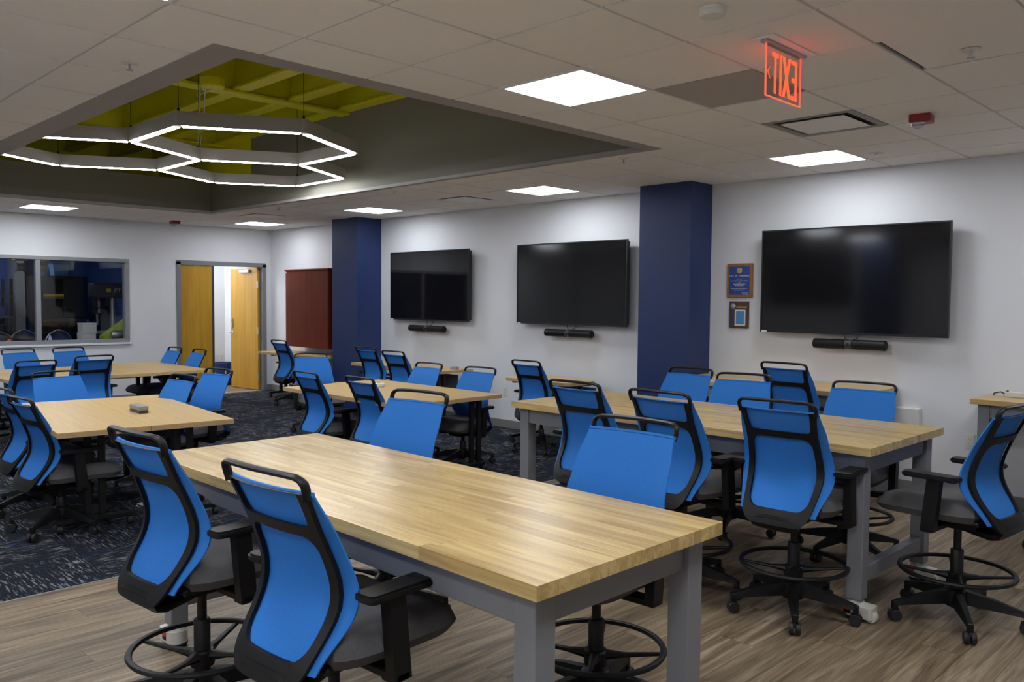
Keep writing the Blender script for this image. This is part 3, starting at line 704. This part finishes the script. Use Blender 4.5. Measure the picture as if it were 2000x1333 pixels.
# ------------------------------------------------------------------ maple tables on black T legs
def flip_table(label, x0, x1, y0, y1, side=1, rad=0.0, post_y=None, inset=.3, H=.74, panel=False, rz=0.0):
    cx, cy = (x0+x1)/2, (y0+y1)/2; L, D = x1-x0, y1-y0
    T = thing('training_table', label, 'table', (cx, cy, .002), rz, 'maple topped training tables')
    poly = rrect(-L/2, L/2, -D/2, D/2, rad if rad else .004, 8)
    tp = obj('tabletop', prism(nb(), poly, H-.007, H), 'maple', T); obj('edge_band', prism(nb(), [(px*.9995, py*.9995) for px, py in poly], H-.035, H-.0072), 'maple_edge', tp)
    py = (post_y-cy) if post_y is not None else 0
    for sx in (-1, 1):
        x = sx*(L/2-inset)
        for d in (-.045, .045): obj('post', box(nb(), x-.02, x+.02, py+d-.022, py+d+.022, .075, H-.06, .004, 1), 'black_metal', T)
        obj('top_bracket', box(nb(), x-.03, x+.03, -D/2+.08, D/2-.08, H-.06, H-.036, .003, 1), 'black_metal', T)
        f = obj('foot', box(nb(), x-.025, x+.025, -D/2+.04, D/2-.04, .062, .095, .006, 1), 'black_metal', T)
        for d in (-D/2+.06, D/2-.06):
            b = nb(); lathe(b, [(.012, -.018), (.028, -.016), (.030, -.008), (.030, .008), (.028, .016), (.012, .018)], 14, (x, d, .031), 'y'); box(b, x-.012, x+.012, d-.012, d+.012, .03, .064)
            obj('caster', b, 'rubber', f, True)
    obj('rail', box(nb(), -L/2+inset, L/2-inset, py-.02, py+.02, H-.085, H-.061, .004, 1), 'black_metal', T)
    if panel: obj('modesty_panel', box(nb(), -L/2+inset-.05, L/2-inset+.05, D/2-.05, D/2-.035, .22, H-.09), 'grey_paint', T)
    return T
a = R(-6.5); ox, oy = math.sin(a)*.286, math.cos(a)*.286
for s_, lb, ins in ((-1, 'left maple table half nearest the view, beside the foreground stools', .34), (1, 'left maple table half on the far side, with the grey eraser on it', .24)):
    cx, cy = -6.645-ox*s_, 2.395+oy*s_
    flip_table(lb, cx-.935, cx+.935, cy-.285, cy+.285, inset=ins, rz=a)
flip_table('middle maple table, near half of the pair between the chairs', -7.36, -5.46, 4.235, 4.83)
flip_table('middle maple table, far half of the pair between the chairs', -7.40, -5.48, 4.833, 5.43, post_y=5.27, inset=.2)
flip_table('far left maple table half under the window chairs', -11.25, -10.65, 2.45, 4.02, inset=.3)
flip_table('far left maple table half beside the two chairs with backs to the view', -10.64, -9.72, 2.45, 4.02, inset=.2)
flip_table('far left maple table end half nearest the oak doors', -11.36, -9.75, 4.024, 4.63, inset=.25)
flip_table('maple wall table under the left screen', -9.60, -7.74, 6.57, 7.15, rad=.01, panel=True)
flip_table('small round cornered maple wall table under the middle screen', -6.72, -5.72, 6.64, 7.24, rad=[.12, .25, .25, .12], inset=.12, panel=True)
flip_table('maple wall table under the cherry cabinet in the far corner', -12.6, -10.78, 6.80, 7.38, rad=.01)
# ------------------------------------------------------------------ wall screens, sound bars, plaques, outlets
def screen(label, x0, ztop, sm, w_=1.657, h_=.955, y=YW, flip=1):
    T = thing('television', label, 'television', (x0+w_/2, y, ztop-h_/2), 0 if flip > 0 else PI, 'black wall mounted screens')
    obj('wall_mount', box(nb(), -.35, .35, -.06, -.001, -.2, .2, .005, 1), 'black_metal', T)
    obj('body', box(nb(), -w_/2+.01, w_/2-.01, -.115, -.06, -h_/2+.02, h_/2-.02, .01, 2), 'bezel', T)
    b = nb(); t = .012
    for r in ((-w_/2, w_/2, -h_/2, -h_/2+t*1.5), (-w_/2, w_/2, h_/2-t, h_/2), (-w_/2, -w_/2+t, -h_/2+t*1.5, h_/2-t), (w_/2-t, w_/2, -h_/2+t*1.5, h_/2-t)): box(b, r[0], r[1], -.135, -.105, r[2], r[3])
    obj('bezel', b, 'bezel', T)
    obj('display', box(nb(), -w_/2+t, w_/2-t, -.130, -.112, -h_/2+t*1.5, h_/2-t), sm, T)
    obj('sticker', box(nb(), -w_/2+.015, -w_/2+.07, -.1365, -.135, -h_/2+.001, -h_/2+.017), 'sticker', T)
    return T
screen('left black wall screen, beside the far navy column', -9.653, 2.283, 'screen')
screen('middle black wall screen, between the two navy columns', -7.113, 2.290, 'screen_soft')
screen('right black wall screen, largest in view, beside the two plaques', -3.877, 2.294, 'screen_soft')
T = screen('black wall screen on the wall behind the viewer', -8.28, 2.68, 'screen_soft', 1.77, 1.10, YF, -1)
def soundbar(label, x0, x1, z):
    T = thing('soundbar', label, 'speaker', ((x0+x1)/2, YW, z), 0, 'black sound bars under the screens'); L = x1-x0; r_ = .044
    for a, c in ((-L/2, -.032), (.032, L/2)):
        b = nb(); lathe(b, [(r_*.8, a), (r_, a+.008), (r_, c-.008), (r_*.8, c)], 20, (0, -.10, 0), 'x'); obj('speaker_barrel', b, 'black_plastic', T, True)
    b = nb(); lathe(b, [(r_*.92, -.031), (r_*.92, .031)], 20, (0, -.10, 0), 'x'); c = obj('camera_module', b, 'dark_grey', T, True)
    b = nb(); lathe(b, [(.012, -.008), (.012, 0)], 12, (0, -.139, .0), 'y'); obj('lens', b, 'screen', c, True)
    obj('wall_bracket', box(nb(), -.03, .03, -.07, -.001, -.02, .02, .003, 1), 'black_metal', T)
    for d in (-.06, .05): b = nb(); sweep(b, [(d*.4, -.07, .04), (d, -.05, .055), (d*1.3, -.04, .08), (d*.6, -.05, .12)], .004, seg=6); obj('cable', b, 'rubber', T, True)
soundbar('short black sound bar under the left screen', -9.24, -8.50, 1.218)
soundbar('short black sound bar under the middle screen', -6.66, -5.95, 1.240)
soundbar('short black sound bar under the right screen', -3.36, -2.715, 1.253)

# plaques
T = thing('award_plaque', 'larger wooden plaque with blue plate, above the smaller one', 'plaque', (-4.167, YW, 1.83), 0)
obj('board', box(nb(), -.137, .137, -.022, -.0005, -.168, .168, .006, 2), 'plaque_wood', T)
pl = obj('blue_plate', box(nb(), -.108, .108, -.0245, -.0222, -.14, .14), 'plate_blue', T)
b = nb(); lathe(b, [(.028, -.004), (.030, -.002), (.030, 0)], 20, (0, -.0245, .098), 'y'); obj('seal', b, 'brass', pl, True)
def text(s, size, material, parent, loc, rot=(PI/2, 0, 0), name='lettering', align='CENTER'):
    o = link(name, textmesh(s, size, material, align=align), parent, loc); o.rotation_euler = rot; return o
text('CITY  OF  TORRANCE', .022, 'sticker', pl, (0, -.0255, .045))
rr = random.Random(3)
for x0, x1, z in ((-.03, .03, .014), (-.095, .095, -.003), (-.012, .012, -.020), (-.065, .065, -.034), (-.045, .045, -.050), (-.085, .085, -.078), (-.06, .06, -.094), (.03, .10, -.122), (.045, .10, -.134)):
    b = nb(); x = x0
    while x < x1: wd = min(rr.uniform(.008, .022), x1-x); box(b, x, x+wd, -.0252, -.0245, z-.0022, z+.0022); x += wd+.004
    obj('engraved_line', b, 'sticker', pl)
T = thing('award_plaque', 'smaller dark plaque with round medal and pale blue card', 'plaque', (-4.17, YW, 1.494), 0)
obj('board', box(nb(), -.104, .104, -.022, -.0005, -.133, .133, .004, 2), 'dark_plaque', T)
obj('card_mat', box(nb(), -.04, .075, -.025, -.0222, -.108, .05), 'sticker', T)
obj('card', box(nb(), -.026, .062, -.0262, -.0252, -.094, .036), 'card_blue', T)
b = nb(); lathe(b, [(.024, -.006), (.028, -.003), (.028, 0)], 20, (-.062, -.0222, .08), 'y'); obj('medal', b, 'steel', T, True)
obj('ribbon', box(nb(), -.068, -.054, -.0235, -.0222, -.11, .055), 'plate_blue', T)
obj('name_strip', box(nb(), -.025, .088, -.0235, -.0222, .068, .082), 'brass', T)
# outlets
def outlet(label, x, y, z, axis='y', w_=.075, h_=.12):
    T = thing('wall_outlet', label, 'outlet', (x, y, z), 0 if axis == 'y' else PI/2)
    obj('plate', box(nb(), -w_/2, w_/2, -.007, -.0004, -h_/2, h_/2, .003, 2), 'white_plastic', T)
    for d in (-.022, .022):
        r_ = obj('receptacle', box(nb(), -.017, .017, -.0095, -.0071, d-.014, d+.014, .003, 1), 'white_plastic', T)
        for e in (-.006, .006): obj('slot', box(nb(), e-.0012, e+.0012, -.0105, -.0096, d-.004, d+.006), 'black_plastic', r_)
outlet('white wall outlet right of the middle maple table', -7.43, YW, .463)
outlet('white wall outlet under the table with the power strip', -2.07, YW, .50)
outlet('white outlet on the lobby wall seen through the doorway, left of two', -15.0, 7.25, .48, 'x')
outlet('white outlet on the lobby wall seen through the doorway, right of two', -15.0, 7.345, .48, 'x')
T = thing('floor_box', 'white junction box on the wall behind the second table', 'junction box', (-2.52, YW, .62), 0)
obj('housing', box(nb(), -.13, .075, -.06, -.0005, -.10, .115, .006, 2), 'white_plastic', T); obj('cover', box(nb(), -.125, .07, -.066, -.0602, -.095, .11, .003, 1), 'white_plastic', T)
# cherry wall cabinet
T = thing('wall_cabinet', 'dark cherry two door wall cabinet left of the navy column', 'cabinet', (-11.55, YW, .84), 0)
obj('carcass', box(nb(), -.62, .62, -.33, -.0005, 0, 1.215, .002, 1), 'cherry', T)
obj('top_board', box(nb(), -.635, .635, -.365, -.0005, 1.216, 1.245, .004, 1), 'cherry', T)
for a, c in ((-.62, -.003), (.003, .62)): obj('door', box(nb(), a, c, -.352, -.332, .004, 1.212, .003, 1), 'cherry', T)
obj('latch', box(nb(), -.61, -.585, -.356, -.3525, 1.185, 1.20), 'white_plastic', T)

# ------------------------------------------------------------------ pendant of hexagonal light tubes
HZ, HS = 2.93, .935
A0 = Vector((-6.845, 3.60)); q = HS*math.sqrt(3)
cen = [A0, A0+Vector((q*math.cos(R(150)), q*math.sin(R(150)))), A0+Vector((q*math.cos(R(210)), q*math.sin(R(210))))]
vs = {}; edges = set()
def key(p): return (round(p.x, 2), round(p.y, 2))
for ci, c in enumerate(cen):
    pts = [c+Vector((HS*math.cos(R(60*k)), HS*math.sin(R(60*k)))) for k in range(6)]
    for k in range(6):
        a, b_ = pts[k], pts[(k+1) % 6]
        if ci == 2 and k == 4: continue
        ka, kb = key(a), key(b_); 
        ka = next((v for v in vs if abs(v[0]-ka[0]) < .03 and abs(v[1]-ka[1]) < .03), ka); vs.setdefault(ka, a)
        kb = next((v for v in vs if abs(v[0]-kb[0]) < .03 and abs(v[1]-kb[1]) < .03), kb); vs.setdefault(kb, b_)
        edges.add(tuple(sorted((ka, kb))))
T = thing('pendant_light', 'honeycomb pendant of glowing hexagonal light tubes in the ceiling opening', 'pendant light', (A0.x, A0.y, HZ))
def bar(a, b_, w_, z0, z1, inset):
    d = (b_-a).normalized(); n_ = Vector((-d.y, d.x))*w_/2; a2, b2 = a+d*inset, b_-d*inset
    P = [a2-n_, b2-n_, b2+n_, a2+n_]; bm = nb()
    hexa(bm, [(p.x-A0.x, p.y-A0.y, z0) for p in P], [(p.x-A0.x, p.y-A0.y, z1) for p in P]); return bm
for ka, kb in sorted(edges):
    a, b_ = vs[ka], vs[kb]; t = obj('light_tube', bar(a, b_, .06, .006, .115, .012), 'hex_body', T); obj('lens', bar(a, b_, .05, 0, .0058, .03), 'strip', t)
for ka in sorted(vs):
    p = vs[ka]-A0; obj('joint', lathe(nb(), [(.032, .004), (.034, .01), (.034, .117)], 12, (p.x, p.y, 0)), 'hex_body', T, True)
for k, ka in enumerate(sorted(vs)):
    if k % 2 == 0:
        p = vs[ka]-A0; b = nb(); lathe(b, [(.010, .117), (.010, .14), (.0025, .15), (.0025, DECK-HZ)], 6, (p.x, p.y, 0)); obj('suspension_cable', b, 'black_metal', T)
b = nb(); lathe(b, [(.10, BZ-HZ-.10), (.11, BZ-HZ-.09), (.11, BZ-HZ-.01)], 18, (-.75, .05, 0)); can = obj('canopy', b, 'lime', T, True)
g_ = cen[2]-A0+Vector((HS*math.cos(R(60)), HS*math.sin(R(60))))
for d in (-.05, .05):
    b = nb(); sweep(b, [(-.75+d, .05, BZ-HZ-.10), (-.9+d*2, .02, BZ-HZ-.14), (g_.x+.1+d, g_.y, .75), (g_.x+.05+d, g_.y, .3), (g_.x+d*.3, g_.y, .117)], .006, seg=6); obj('power_cable', b, 'cream', can, True)

# ------------------------------------------------------------------ small ceiling devices
def sprinkler(label, x, y):
    T = thing('sprinkler_head', label, 'sprinkler', (x, y, CEIL), 0, 'ceiling sprinkler heads')
    obj('escutcheon', lathe(nb(), [(.045, -.001), (.043, -.006), (.03, -.009)][::-1], 18), 'white_plastic', T, True)
    b = nb(); lathe(b, [(.018, -.04), (.018, -.037)], 12); lathe(b, [(.006, -.037), (.006, -.009)], 8); obj('deflector', b, 'steel', T, True)
for lb, x, y in (('ceiling sprinkler head left of the ceiling opening', -4.345, 1.656), ('ceiling sprinkler head near the top right corner', -1.243, 4.265), ('ceiling sprinkler head at the right tip of the ceiling opening', -4.214, 5.56), ('ceiling sprinkler head along the opening above the left screen', -7.322, 5.57), ('ceiling sprinkler head along the opening near the far navy column', -9.777, 5.58)): sprinkler(lb, x, y)
T = thing('smoke_detector', 'round white smoke detector at the top edge of the ceiling', 'smoke detector', (-1.819, 2.97, CEIL))
obj('base_plate', lathe(nb(), [(.052, -.012), (.055, -.001)], 24), 'white_plastic', T, True)
obj('sensor_cover', lathe(nb(), [(.022, -.040), (.046, -.034), (.052, -.022), (.052, -.0122)], 24), 'white_plastic', T, True)
def strobe(label, x, y, rz=0):
    T = thing('fire_strobe', label, 'alarm', (x, y, CEIL), rz, 'red fire alarm strobes')
    obj('housing', box(nb(), -.062, .062, -.062, .062, -.05, -.0005, .006, 2), 'red_body', T)
    b = nb(); lathe(b, [(.012, -.085), (.034, -.075), (.042, -.052)], 18, (-.015, -.02, 0)); obj('lens', b, 'strobe_lens', T, True)
strobe('red fire alarm strobe on the ceiling near the exit sign', -1.882, 5.528, R(8)); strobe('small red fire alarm strobe on the far ceiling near the window', -12.737, 5.50)
T = thing('ceiling_sensor', 'small white square ceiling marker with red symbol beside a lit panel', 'sensor', (-2.607, 6.69, CEIL))
obj('plate', box(nb(), -.045, .045, -.045, .045, -.006, -.0005, .002, 1), 'white_plastic', T); obj('symbol', box(nb(), -.018, .018, -.012, .012, -.0068, -.0061), 'orange', T)
# exit sign
T = thing('exit_sign', 'red glowing EXIT sign on clear acrylic seen from behind', 'exit sign', (-1.85, 3.64, CEIL))
obj('ceiling_plate', box(nb(), -.062, .062, -.215, .215, -.006, -.0005, .002, 1), 'vent_white', T)
obj('lamp_trough', box(nb(), -.018, .018, -.19, .19, -.018, -.0061, .002, 1), 'steel', T)
pn = obj('acrylic_panel', box(nb(), -.003, .003, -.165, .165, -.245, -.0185), 'acrylic', T)
b = nb(); box(b, -.0035, .0035, -.169, -.165, -.249, -.0185); box(b, -.0035, .0035, -.165, .169, -.249, -.245); box(b, -.0035, .0035, .166, .169, -.245, -.0185); obj('lit_edge', b, 'red_edge', pn)
def letter(ch, yc):   # read from -X: y grows to the reader's left... mirrored when seen from +X
    b = nb(); h0, h1, hw, t = -.225, -.042, .029, .0195
    def rect(u0, u1, z0, z1): box(b, -.0045, -.0032, yc-u1, yc-u0, z0, z1)
    if ch == 'E':
        rect(-hw, -hw+t, h0, h1)
        for z in (h0, (h0+h1)/2-t/2, h1-t): rect(-hw+t, hw-(.006 if z not in (h0, h1-t) else 0), z, z+t)
    if ch == 'T': rect(-hw, hw, h1-t, h1); rect(-t/2, t/2, h0, h1-t)
    if ch == 'I': rect(-t/2, t/2, h0, h1)
    if ch == 'X':
        for s_ in (-1, 1):
            P = [(-hw*s_-t*.6, h0), (-hw*s_+t*.6, h0), (hw*s_+t*.6, h1), (hw*s_-t*.6, h1)]
            a = [b.verts.new((-.0046-.0001*s_, yc-u, z)) for u, z in P]; c = [b.verts.new((-.0032, yc-u, z)) for u, z in P]
            b.faces.new(a); b.faces.new(c[::-1])
            for k in range(4): b.faces.new((a[k], a[(k+1) % 4], c[(k+1) % 4], c[k]))
    return b
for ch, y in (('E', .112), ('X', .038), ('I', -.020), ('T', -.072)): obj('letter', letter(ch, y), 'red_lens', pn)
b = nb(); hexa(b, [(-.0045, -.138, -.14), (-.0032, -.138, -.14), (-.0032, -.122, -.165), (-.0045, -.122, -.165)], [(-.0045, -.144, -.134), (-.0032, -.144, -.134), (-.0032, -.116, -.165), (-.0045, -.116, -.165)])
hexa(b, [(-.0045, -.138, -.138), (-.0032, -.138, -.138), (-.0032, -.122, -.113), (-.0045, -.122, -.113)], [(-.0045, -.144, -.134), (-.0032, -.144, -.134), (-.0032, -.116, -.108), (-.0045, -.116, -.108)])
obj('arrow', b, 'red_lens', pn)

# ------------------------------------------------------------------ things on tables
T = thing('whiteboard_eraser', 'grey whiteboard eraser lying on the left maple table', 'eraser', (-6.47, 2.50, .7425), R(-3))
obj('felt_pad', box(nb(), -.11, .11, -.034, .034, 0, .02, .003, 1), 'dark_grey', T); obj('grip', box(nb(), -.112, .112, -.036, .036, .0202, .055, .008, 2), 'grey_plastic', T)
T = thing('power_puck', 'small round white puck on the middle maple table', 'gadget', (-6.78, 4.97, .7425))
obj('shell', lathe(nb(), [(.055, 0), (.06, .006), (.058, .03), (.05, .036)], 20), 'white_plastic', T, True); obj('button', lathe(nb(), [(.016, .0362), (.014, .042)], 12), 'steel', T, True)
b = nb(); sweep(b, [(-.058, 0, .01), (-.1, -.02, .005), (-.15, -.03, .005)], .004, seg=6); obj('cord', b, 'black_plastic', T)
T = thing('whiteboard_eraser', 'pale eraser on the far left table at the left edge', 'eraser', (-10.3, 2.86, .7425), R(70))
obj('felt_pad', box(nb(), -.07, .07, -.025, .025, 0, .015, .003, 1), 'dark_grey', T); obj('grip', box(nb(), -.072, .072, -.027, .027, .0152, .045, .006, 2), 'white_plastic', T)
T = thing('power_strip', 'white power strip on the butcher block table at the right edge', 'power strip', (-1.63, 7.27, .9005), R(-4))
obj('housing', box(nb(), -.16, .16, -.03, .03, 0, .042, .006, 2), 'cream', T)
for k in range(5): obj('socket', box(nb(), -.12+.055*k-.016, -.12+.055*k+.016, -.018, .018, .0422, .045, .003, 1), 'white_plastic', T)
b = nb(); sweep(b, [(-.16, 0, .02), (-.2, .01, .035), (-.25, .02, .02), (-.268, .05, -.03), (-.27, .10, -.12)], .005, seg=6); obj('cord', b, 'black_plastic', T, True)
obj('switch', box(nb(), -.155, -.142, -.008, .008, .0422, .05), 'black_plastic', T)
T = thing('power_puck', 'small grey puck on the wall table under the left screen', 'gadget', (-7.86, 6.93, .7425))
obj('shell', lathe(nb(), [(.05, 0), (.055, .006), (.052, .03), (.045, .035)], 20), 'grey_plastic', T, True); obj('button', lathe(nb(), [(.016, .0352), (.014, .04)], 12), 'steel', T, True)
# bin in the lobby
T = thing('recycling_bin', 'blue recycling bin with white symbol standing in the lobby doorway', 'bin', (-14.62, 7.20, 0.0))
obj('tub', lathe(nb(), [(.13, 0), (.135, .005), (.17, .40), (.155, .40), (.125, .03)], 24), 'bin_blue', T, True); obj('rim', lathe(nb(), [(.168, .395), (.18, .40), (.18, .42), (.158, .42), (.156, .395)], 24), 'bin_blue', T, True)
b = nb()
for k in range(3):
    a = 2*PI*k/3+.2; a2 = a+1.5; P = [(.05*math.cos(x_), .05*math.sin(x_)) for x_ in (a, (a+a2)/2, a2)]
    sweep(b, [(.158+.012*(pz+.05), py, .25+pz) for py, pz in P], .009, .004, 6)
obj('recycling_symbol', b, 'sticker', T)

# ------------------------------------------------------------------ workshop behind the window
T = thing('machine_cabinet', 'tall black machine cabinet with yellow stripe inside the workshop', 'machine', (-15.55, 4.66, 0), 0)
b = nb(); box(b, -.4, -.37, -.36, .36, .0, 1.96); box(b, -.4, .4, .32, .36, 0, 1.96); box(b, -.4, .4, -.36, -.32, 0, 1.96); box(b, -.4, .4, -.32, .32, 1.92, 1.96); obj('housing', b, 'black_metal', T)
for z in (.75, 1.2, 1.58): obj('shelf', box(nb(), -.37, .38, -.32, .32, z, z+.03), 'dark_grey', T)
obj('stripe', box(nb(), .381, .392, -.34, -.01, 1.615, 1.66), 'yellow', T); obj('lower_trim', box(nb(), .381, .388, -.32, .15, 1.585, 1.597), 'steel', T)
obj('door', box(nb(), .36, .40, -.01, .355, 1.28, 1.95, .004, 1), 'black_metal', T)
b = nb(); lathe(b, [(.02, 0), (.035, .02), (.03, .05)], 14, (.40, .34, 1.20), 'x'); obj('knob', b, 'chrome', T, True)
T = thing('storage_tub', 'blue storage tub on top of the black machine cabinet', 'tub', (-15.35, 4.64, 1.9605))
b = nb(); hexa(b, [(-.1, -.1, 0), (.1, -.1, 0), (.1, .1, 0), (-.1, .1, 0)], [(-.12, -.13, .2), (.12, -.13, .2), (.12, .13, .2), (-.12, .13, .2)]); obj('tub_body', b, 'card_blue', T); obj('tub_lid', box(nb(), -.13, .13, -.14, .14, .2005, .222, .006, 1), 'bin_blue', T)
# drill press
T = thing('drill_press', 'drill press with dark head and white lettering inside the workshop', 'drill press', (-14.32, 5.03, 0), -PI/2)
obj('stand', box(nb(), -.2, .2, -.2, .2, 0, .72, .01, 1), 'dark_grey', T); obj('base', box(nb(), -.17, .24, -.16, .16, .7205, .79, .01, 2), 'dark_grey', T)
obj('column', lathe(nb(), [(.04, .79), (.04, 1.6)], 18, (-.1, 0, 0)), 'steel', T, True)
obj('work_table', box(nb(), -.1, .22, -.16, .16, 1.02, 1.06, .008, 2), 'steel', T)
hd = nb(); box(hd, -.28, .24, -.13, .13, 1.60, 1.84, .03, 3); hd = obj('head', hd, 'dark_grey', T, True)
o = link('lettering', textmesh('JET', .085, 'sticker'), hd, (-.13, .1315, 1.72)); o.rotation_euler = (PI/2, 0, PI)
obj('label_tag', box(nb(), -.03, .04, .1302, .1315, 1.69, 1.75), 'yellow', hd)
b = nb(); box(b, .06, .22, -.06, .06, 1.34, 1.5995, .02, 2); sp = obj('spindle_housing', b, 'black_plastic', T)
obj('depth_scale', box(nb(), .12, .15, .0601, .064, 1.36, 1.55), 'steel', sp)
obj('stop_button', lathe(nb(), [(.018, 0), (.02, .01), (.012, .02)], 12, (.14, .055, 1.575), 'y'), 'red_bright', sp, True)
obj('quill', lathe(nb(), [(.008, 1.15), (.018, 1.2), (.022, 1.28), (.028, 1.34)], 14, (.14, 0, 0)), 'steel', T, True)
for k in range(3):
    a = R(30+120*k); b = nb(); sweep(b, [(.17, .062, 1.42), (.17+.03*math.cos(a), .09, 1.42+.03*math.sin(a)), (.17+.15*math.cos(a), .14, 1.42+.15*math.sin(a))], .007, seg=6); bmesh.ops.create_icosphere(b, subdivisions=1, radius=.02, matrix=Matrix.Translation((.17+.15*math.cos(a), .14, 1.42+.15*math.sin(a)))); obj('feed_handle', b, 'black_plastic', T, True)
T = thing('sanding_machine', 'lime green wedge shaped machine guard beside the drill press', 'machine', (-13.86, 5.02, 0), 0)
b = nb(); hexa(b, [(-.12, -.28, .45), (.06, -.28, .45), (.06, .22, .45), (-.12, .22, .45)], [(-.12, -.22, 1.0), (.06, -.22, 1.0), (.06, .22, 1.32), (-.12, .22, 1.32)]); obj('guard', b, 'lime_paint', T)
obj('pedestal', box(nb(), -.16, .16, -.3, .24, 0, .449, .01, 1), 'dark_grey', T); obj('motor', lathe(nb(), [(.05, -.14), (.065, -.12), (.065, .12), (.05, .14)], 16, (.16, .0, 1.02), 'y'), 'steel', T, True)
b = nb(); box(b, .08, .26, -.26, .2, .9, .94, .005, 1); obj('rest', b, 'black_metal', T)
T = thing('workbench', 'grey workbench just inside the workshop window', 'workbench', (-13.85, 3.3, 0), 0)
obj('bench_top', box(nb(), -.28, .28, -1.5, 1.39, .86, .90, .004, 1), 'dark_grey', T)
for x in (-.24, .24):
    for y in (-1.45, 1.34): obj('leg', box(nb(), x-.02, x+.02, y-.02, y+.02, 0, .8595), 'black_metal', T)
for z, dx, lb in ((.9005, 0, 'lower white carton on the workshop bench'), (1.0555, .01, 'upper white carton stacked on the workshop bench')):
    T = thing('carton', lb, 'box', (-13.85, 4.57+dx, z), R(6)); obj('carton_body', box(nb(), -.09, .09, -.11, .10, 0, .135, .003, 1), 'white_plastic', T); obj('carton_lid', box(nb(), -.094, .094, -.114, .104, .1352, .154, .002, 1), 'white_plastic', T)
for x, y, rz, lb in ((-14.5, 4.44, -86, 'navy shell chair in the workshop, right of the window bar'), (-14.85, 4.0, -95, 'navy shell chair in the workshop, left of the window bar'), (-14.25, 3.52, -88, 'navy shell chair in the workshop at the left edge of the window')):
    T = thing('shell_chair', lb, 'chair', (x, y, 0), R(rz), 'navy shell chairs in the workshop')
    b = nb(); rows = []
    for k in range(9):
        v = k/8; hw = .22*math.sqrt(max(.02, 1-max(0, (v-.35)/.65)**2.4)); z = .60+.47*v
        rows.append([b.verts.new((hw*(2*i/8-1), -.22-.05*v+.05*(2*i/8-1)**2, z)) for i in range(9)])
    back = [[b.verts.new((v.co.x, v.co.y-.015, v.co.z)) for v in r_] for r_ in rows]
    for k in range(8):
        for i in range(8): b.faces.new((rows[k][i], rows[k][i+1], rows[k+1][i+1], rows[k+1][i])); b.faces.new((back[k][i], back[k+1][i], back[k+1][i+1], back[k][i+1]))
    rim = [rows[k][0] for k in range(9)]+[rows[8][i] for i in range(1, 9)]+[rows[k][8] for k in range(7, -1, -1)]; rimb = [back[k][0] for k in range(9)]+[back[8][i] for i in range(1, 9)]+[back[k][8] for k in range(7, -1, -1)]
    for k in range(len(rim)-1): b.faces.new((rim[k], rim[k+1], rimb[k+1], rimb[k]))
    path = [v.co.copy() for v in rim]; obj('shell_back', b, 'chair_navy', T, True)
    b = nb(); sweep(b, path, .011, seg=6); obj('rim', b, 'steel', T, True)
    obj('shell_seat', box(nb(), -.21, .21, -.22, .22, .57, .60, .012, 2), 'chair_navy', T)
    for sx in (-1, 1):
        for sy in (-1, 1): obj('leg', sweep(nb(), [(sx*.15, sy*.15, .57), (sx*.21, sy*.21, 0)], .011, seg=8), 'steel', T)
T = thing('shelf_rack', 'dark shelf rack at the left inside the workshop', 'shelf', (-15.9, 3.5, 0))
for x in (-.25, .25):
    for y in (-.5, .5): obj('upright', box(nb(), x-.02, x+.02, y-.02, y+.02, 0, 1.9), 'black_metal', T)
for z in (.4, .85, 1.25, 1.6): obj('shelf', box(nb(), -.28, .28, -.53, .53, z, z+.03), 'dark_grey', T)
for k, (y, z, mt, hh) in enumerate(((3.25, .8805, 'bin_blue', .2), (3.7, .8805, 'dark_grey', .25), (3.3, 1.2805, 'dark_grey', .18), (3.75, 1.2805, 'bin_blue', .15))):
    T = thing('parts_bin', ('blue parts bin on the lower workshop shelf', 'dark parts bin on the lower workshop shelf', 'dark parts bin on the upper workshop shelf', 'blue parts bin on the upper workshop shelf')[k], 'bin', (-15.85, y, z))
    b = nb(); hexa(b, [(-.15, -.15, 0), (.15, -.15, 0), (.15, .15, 0), (-.15, .15, 0)], [(-.17, -.17, hh), (.17, -.17, hh), (.17, .17, hh), (-.17, .17, hh)]); obj('bin_body', b, mt, T); obj('bin_lip', box(nb(), -.175, .175, -.175, .175, hh+.0005, hh+.015), mt, T)
struct(obj('column', box(nb(), -16.34, -15.9, 4.12, 4.27, 0, 2.75), 'frame_grey'), 'grey pillar inside the dark workshop')
for y, lb in ((3.86, 'yellow topped hanging reel in the workshop, left of the window bar'), (4.17, 'yellow topped hanging reel in the workshop, right of the window bar')):
    T = thing('cord_reel', lb, 'reel', (-14.6, y, 2.07), 0, 'hanging cord reels')
    obj('top_plate', box(nb(), -.08, .08, -.09, .09, .10, .13, .005, 1), 'yellow', T); obj('drum', lathe(nb(), [(.03, -.07), (.09, -.06), (.06, -.04), (.06, .04), (.09, .06), (.03, .07)], 18, (0, 0, .0), 'y'), 'steel', T, True)
    obj('hanger', lathe(nb(), [(.012, .13), (.012, .6785)], 8), 'black_metal', T)
T = thing('marker_cone', 'small orange and red tool on the workshop bench at the left', 'tool', (-13.85, 3.50, .9005))
obj('tool_body', lathe(nb(), [(.06, 0), (.06, .015), (.04, .05), (.012, .09)], 14), 'orange', T, True); obj('tool_base', box(nb(), -.07, .07, -.07, .07, .0, .010), 'red_bright', T)
T = thing('hand_tool', 'red tool on the workshop bench beside the window bar', 'tool', (-13.8, 4.0, .9005))
obj('tool_grip', box(nb(), -.03, .03, -.09, .09, 0, .04, .01, 2), 'red_bright', T); obj('tool_head', lathe(nb(), [(.012, 0), (.03, .02), (.008, .09)], 12, (0, .03, .0405)), 'sticker', T, True)
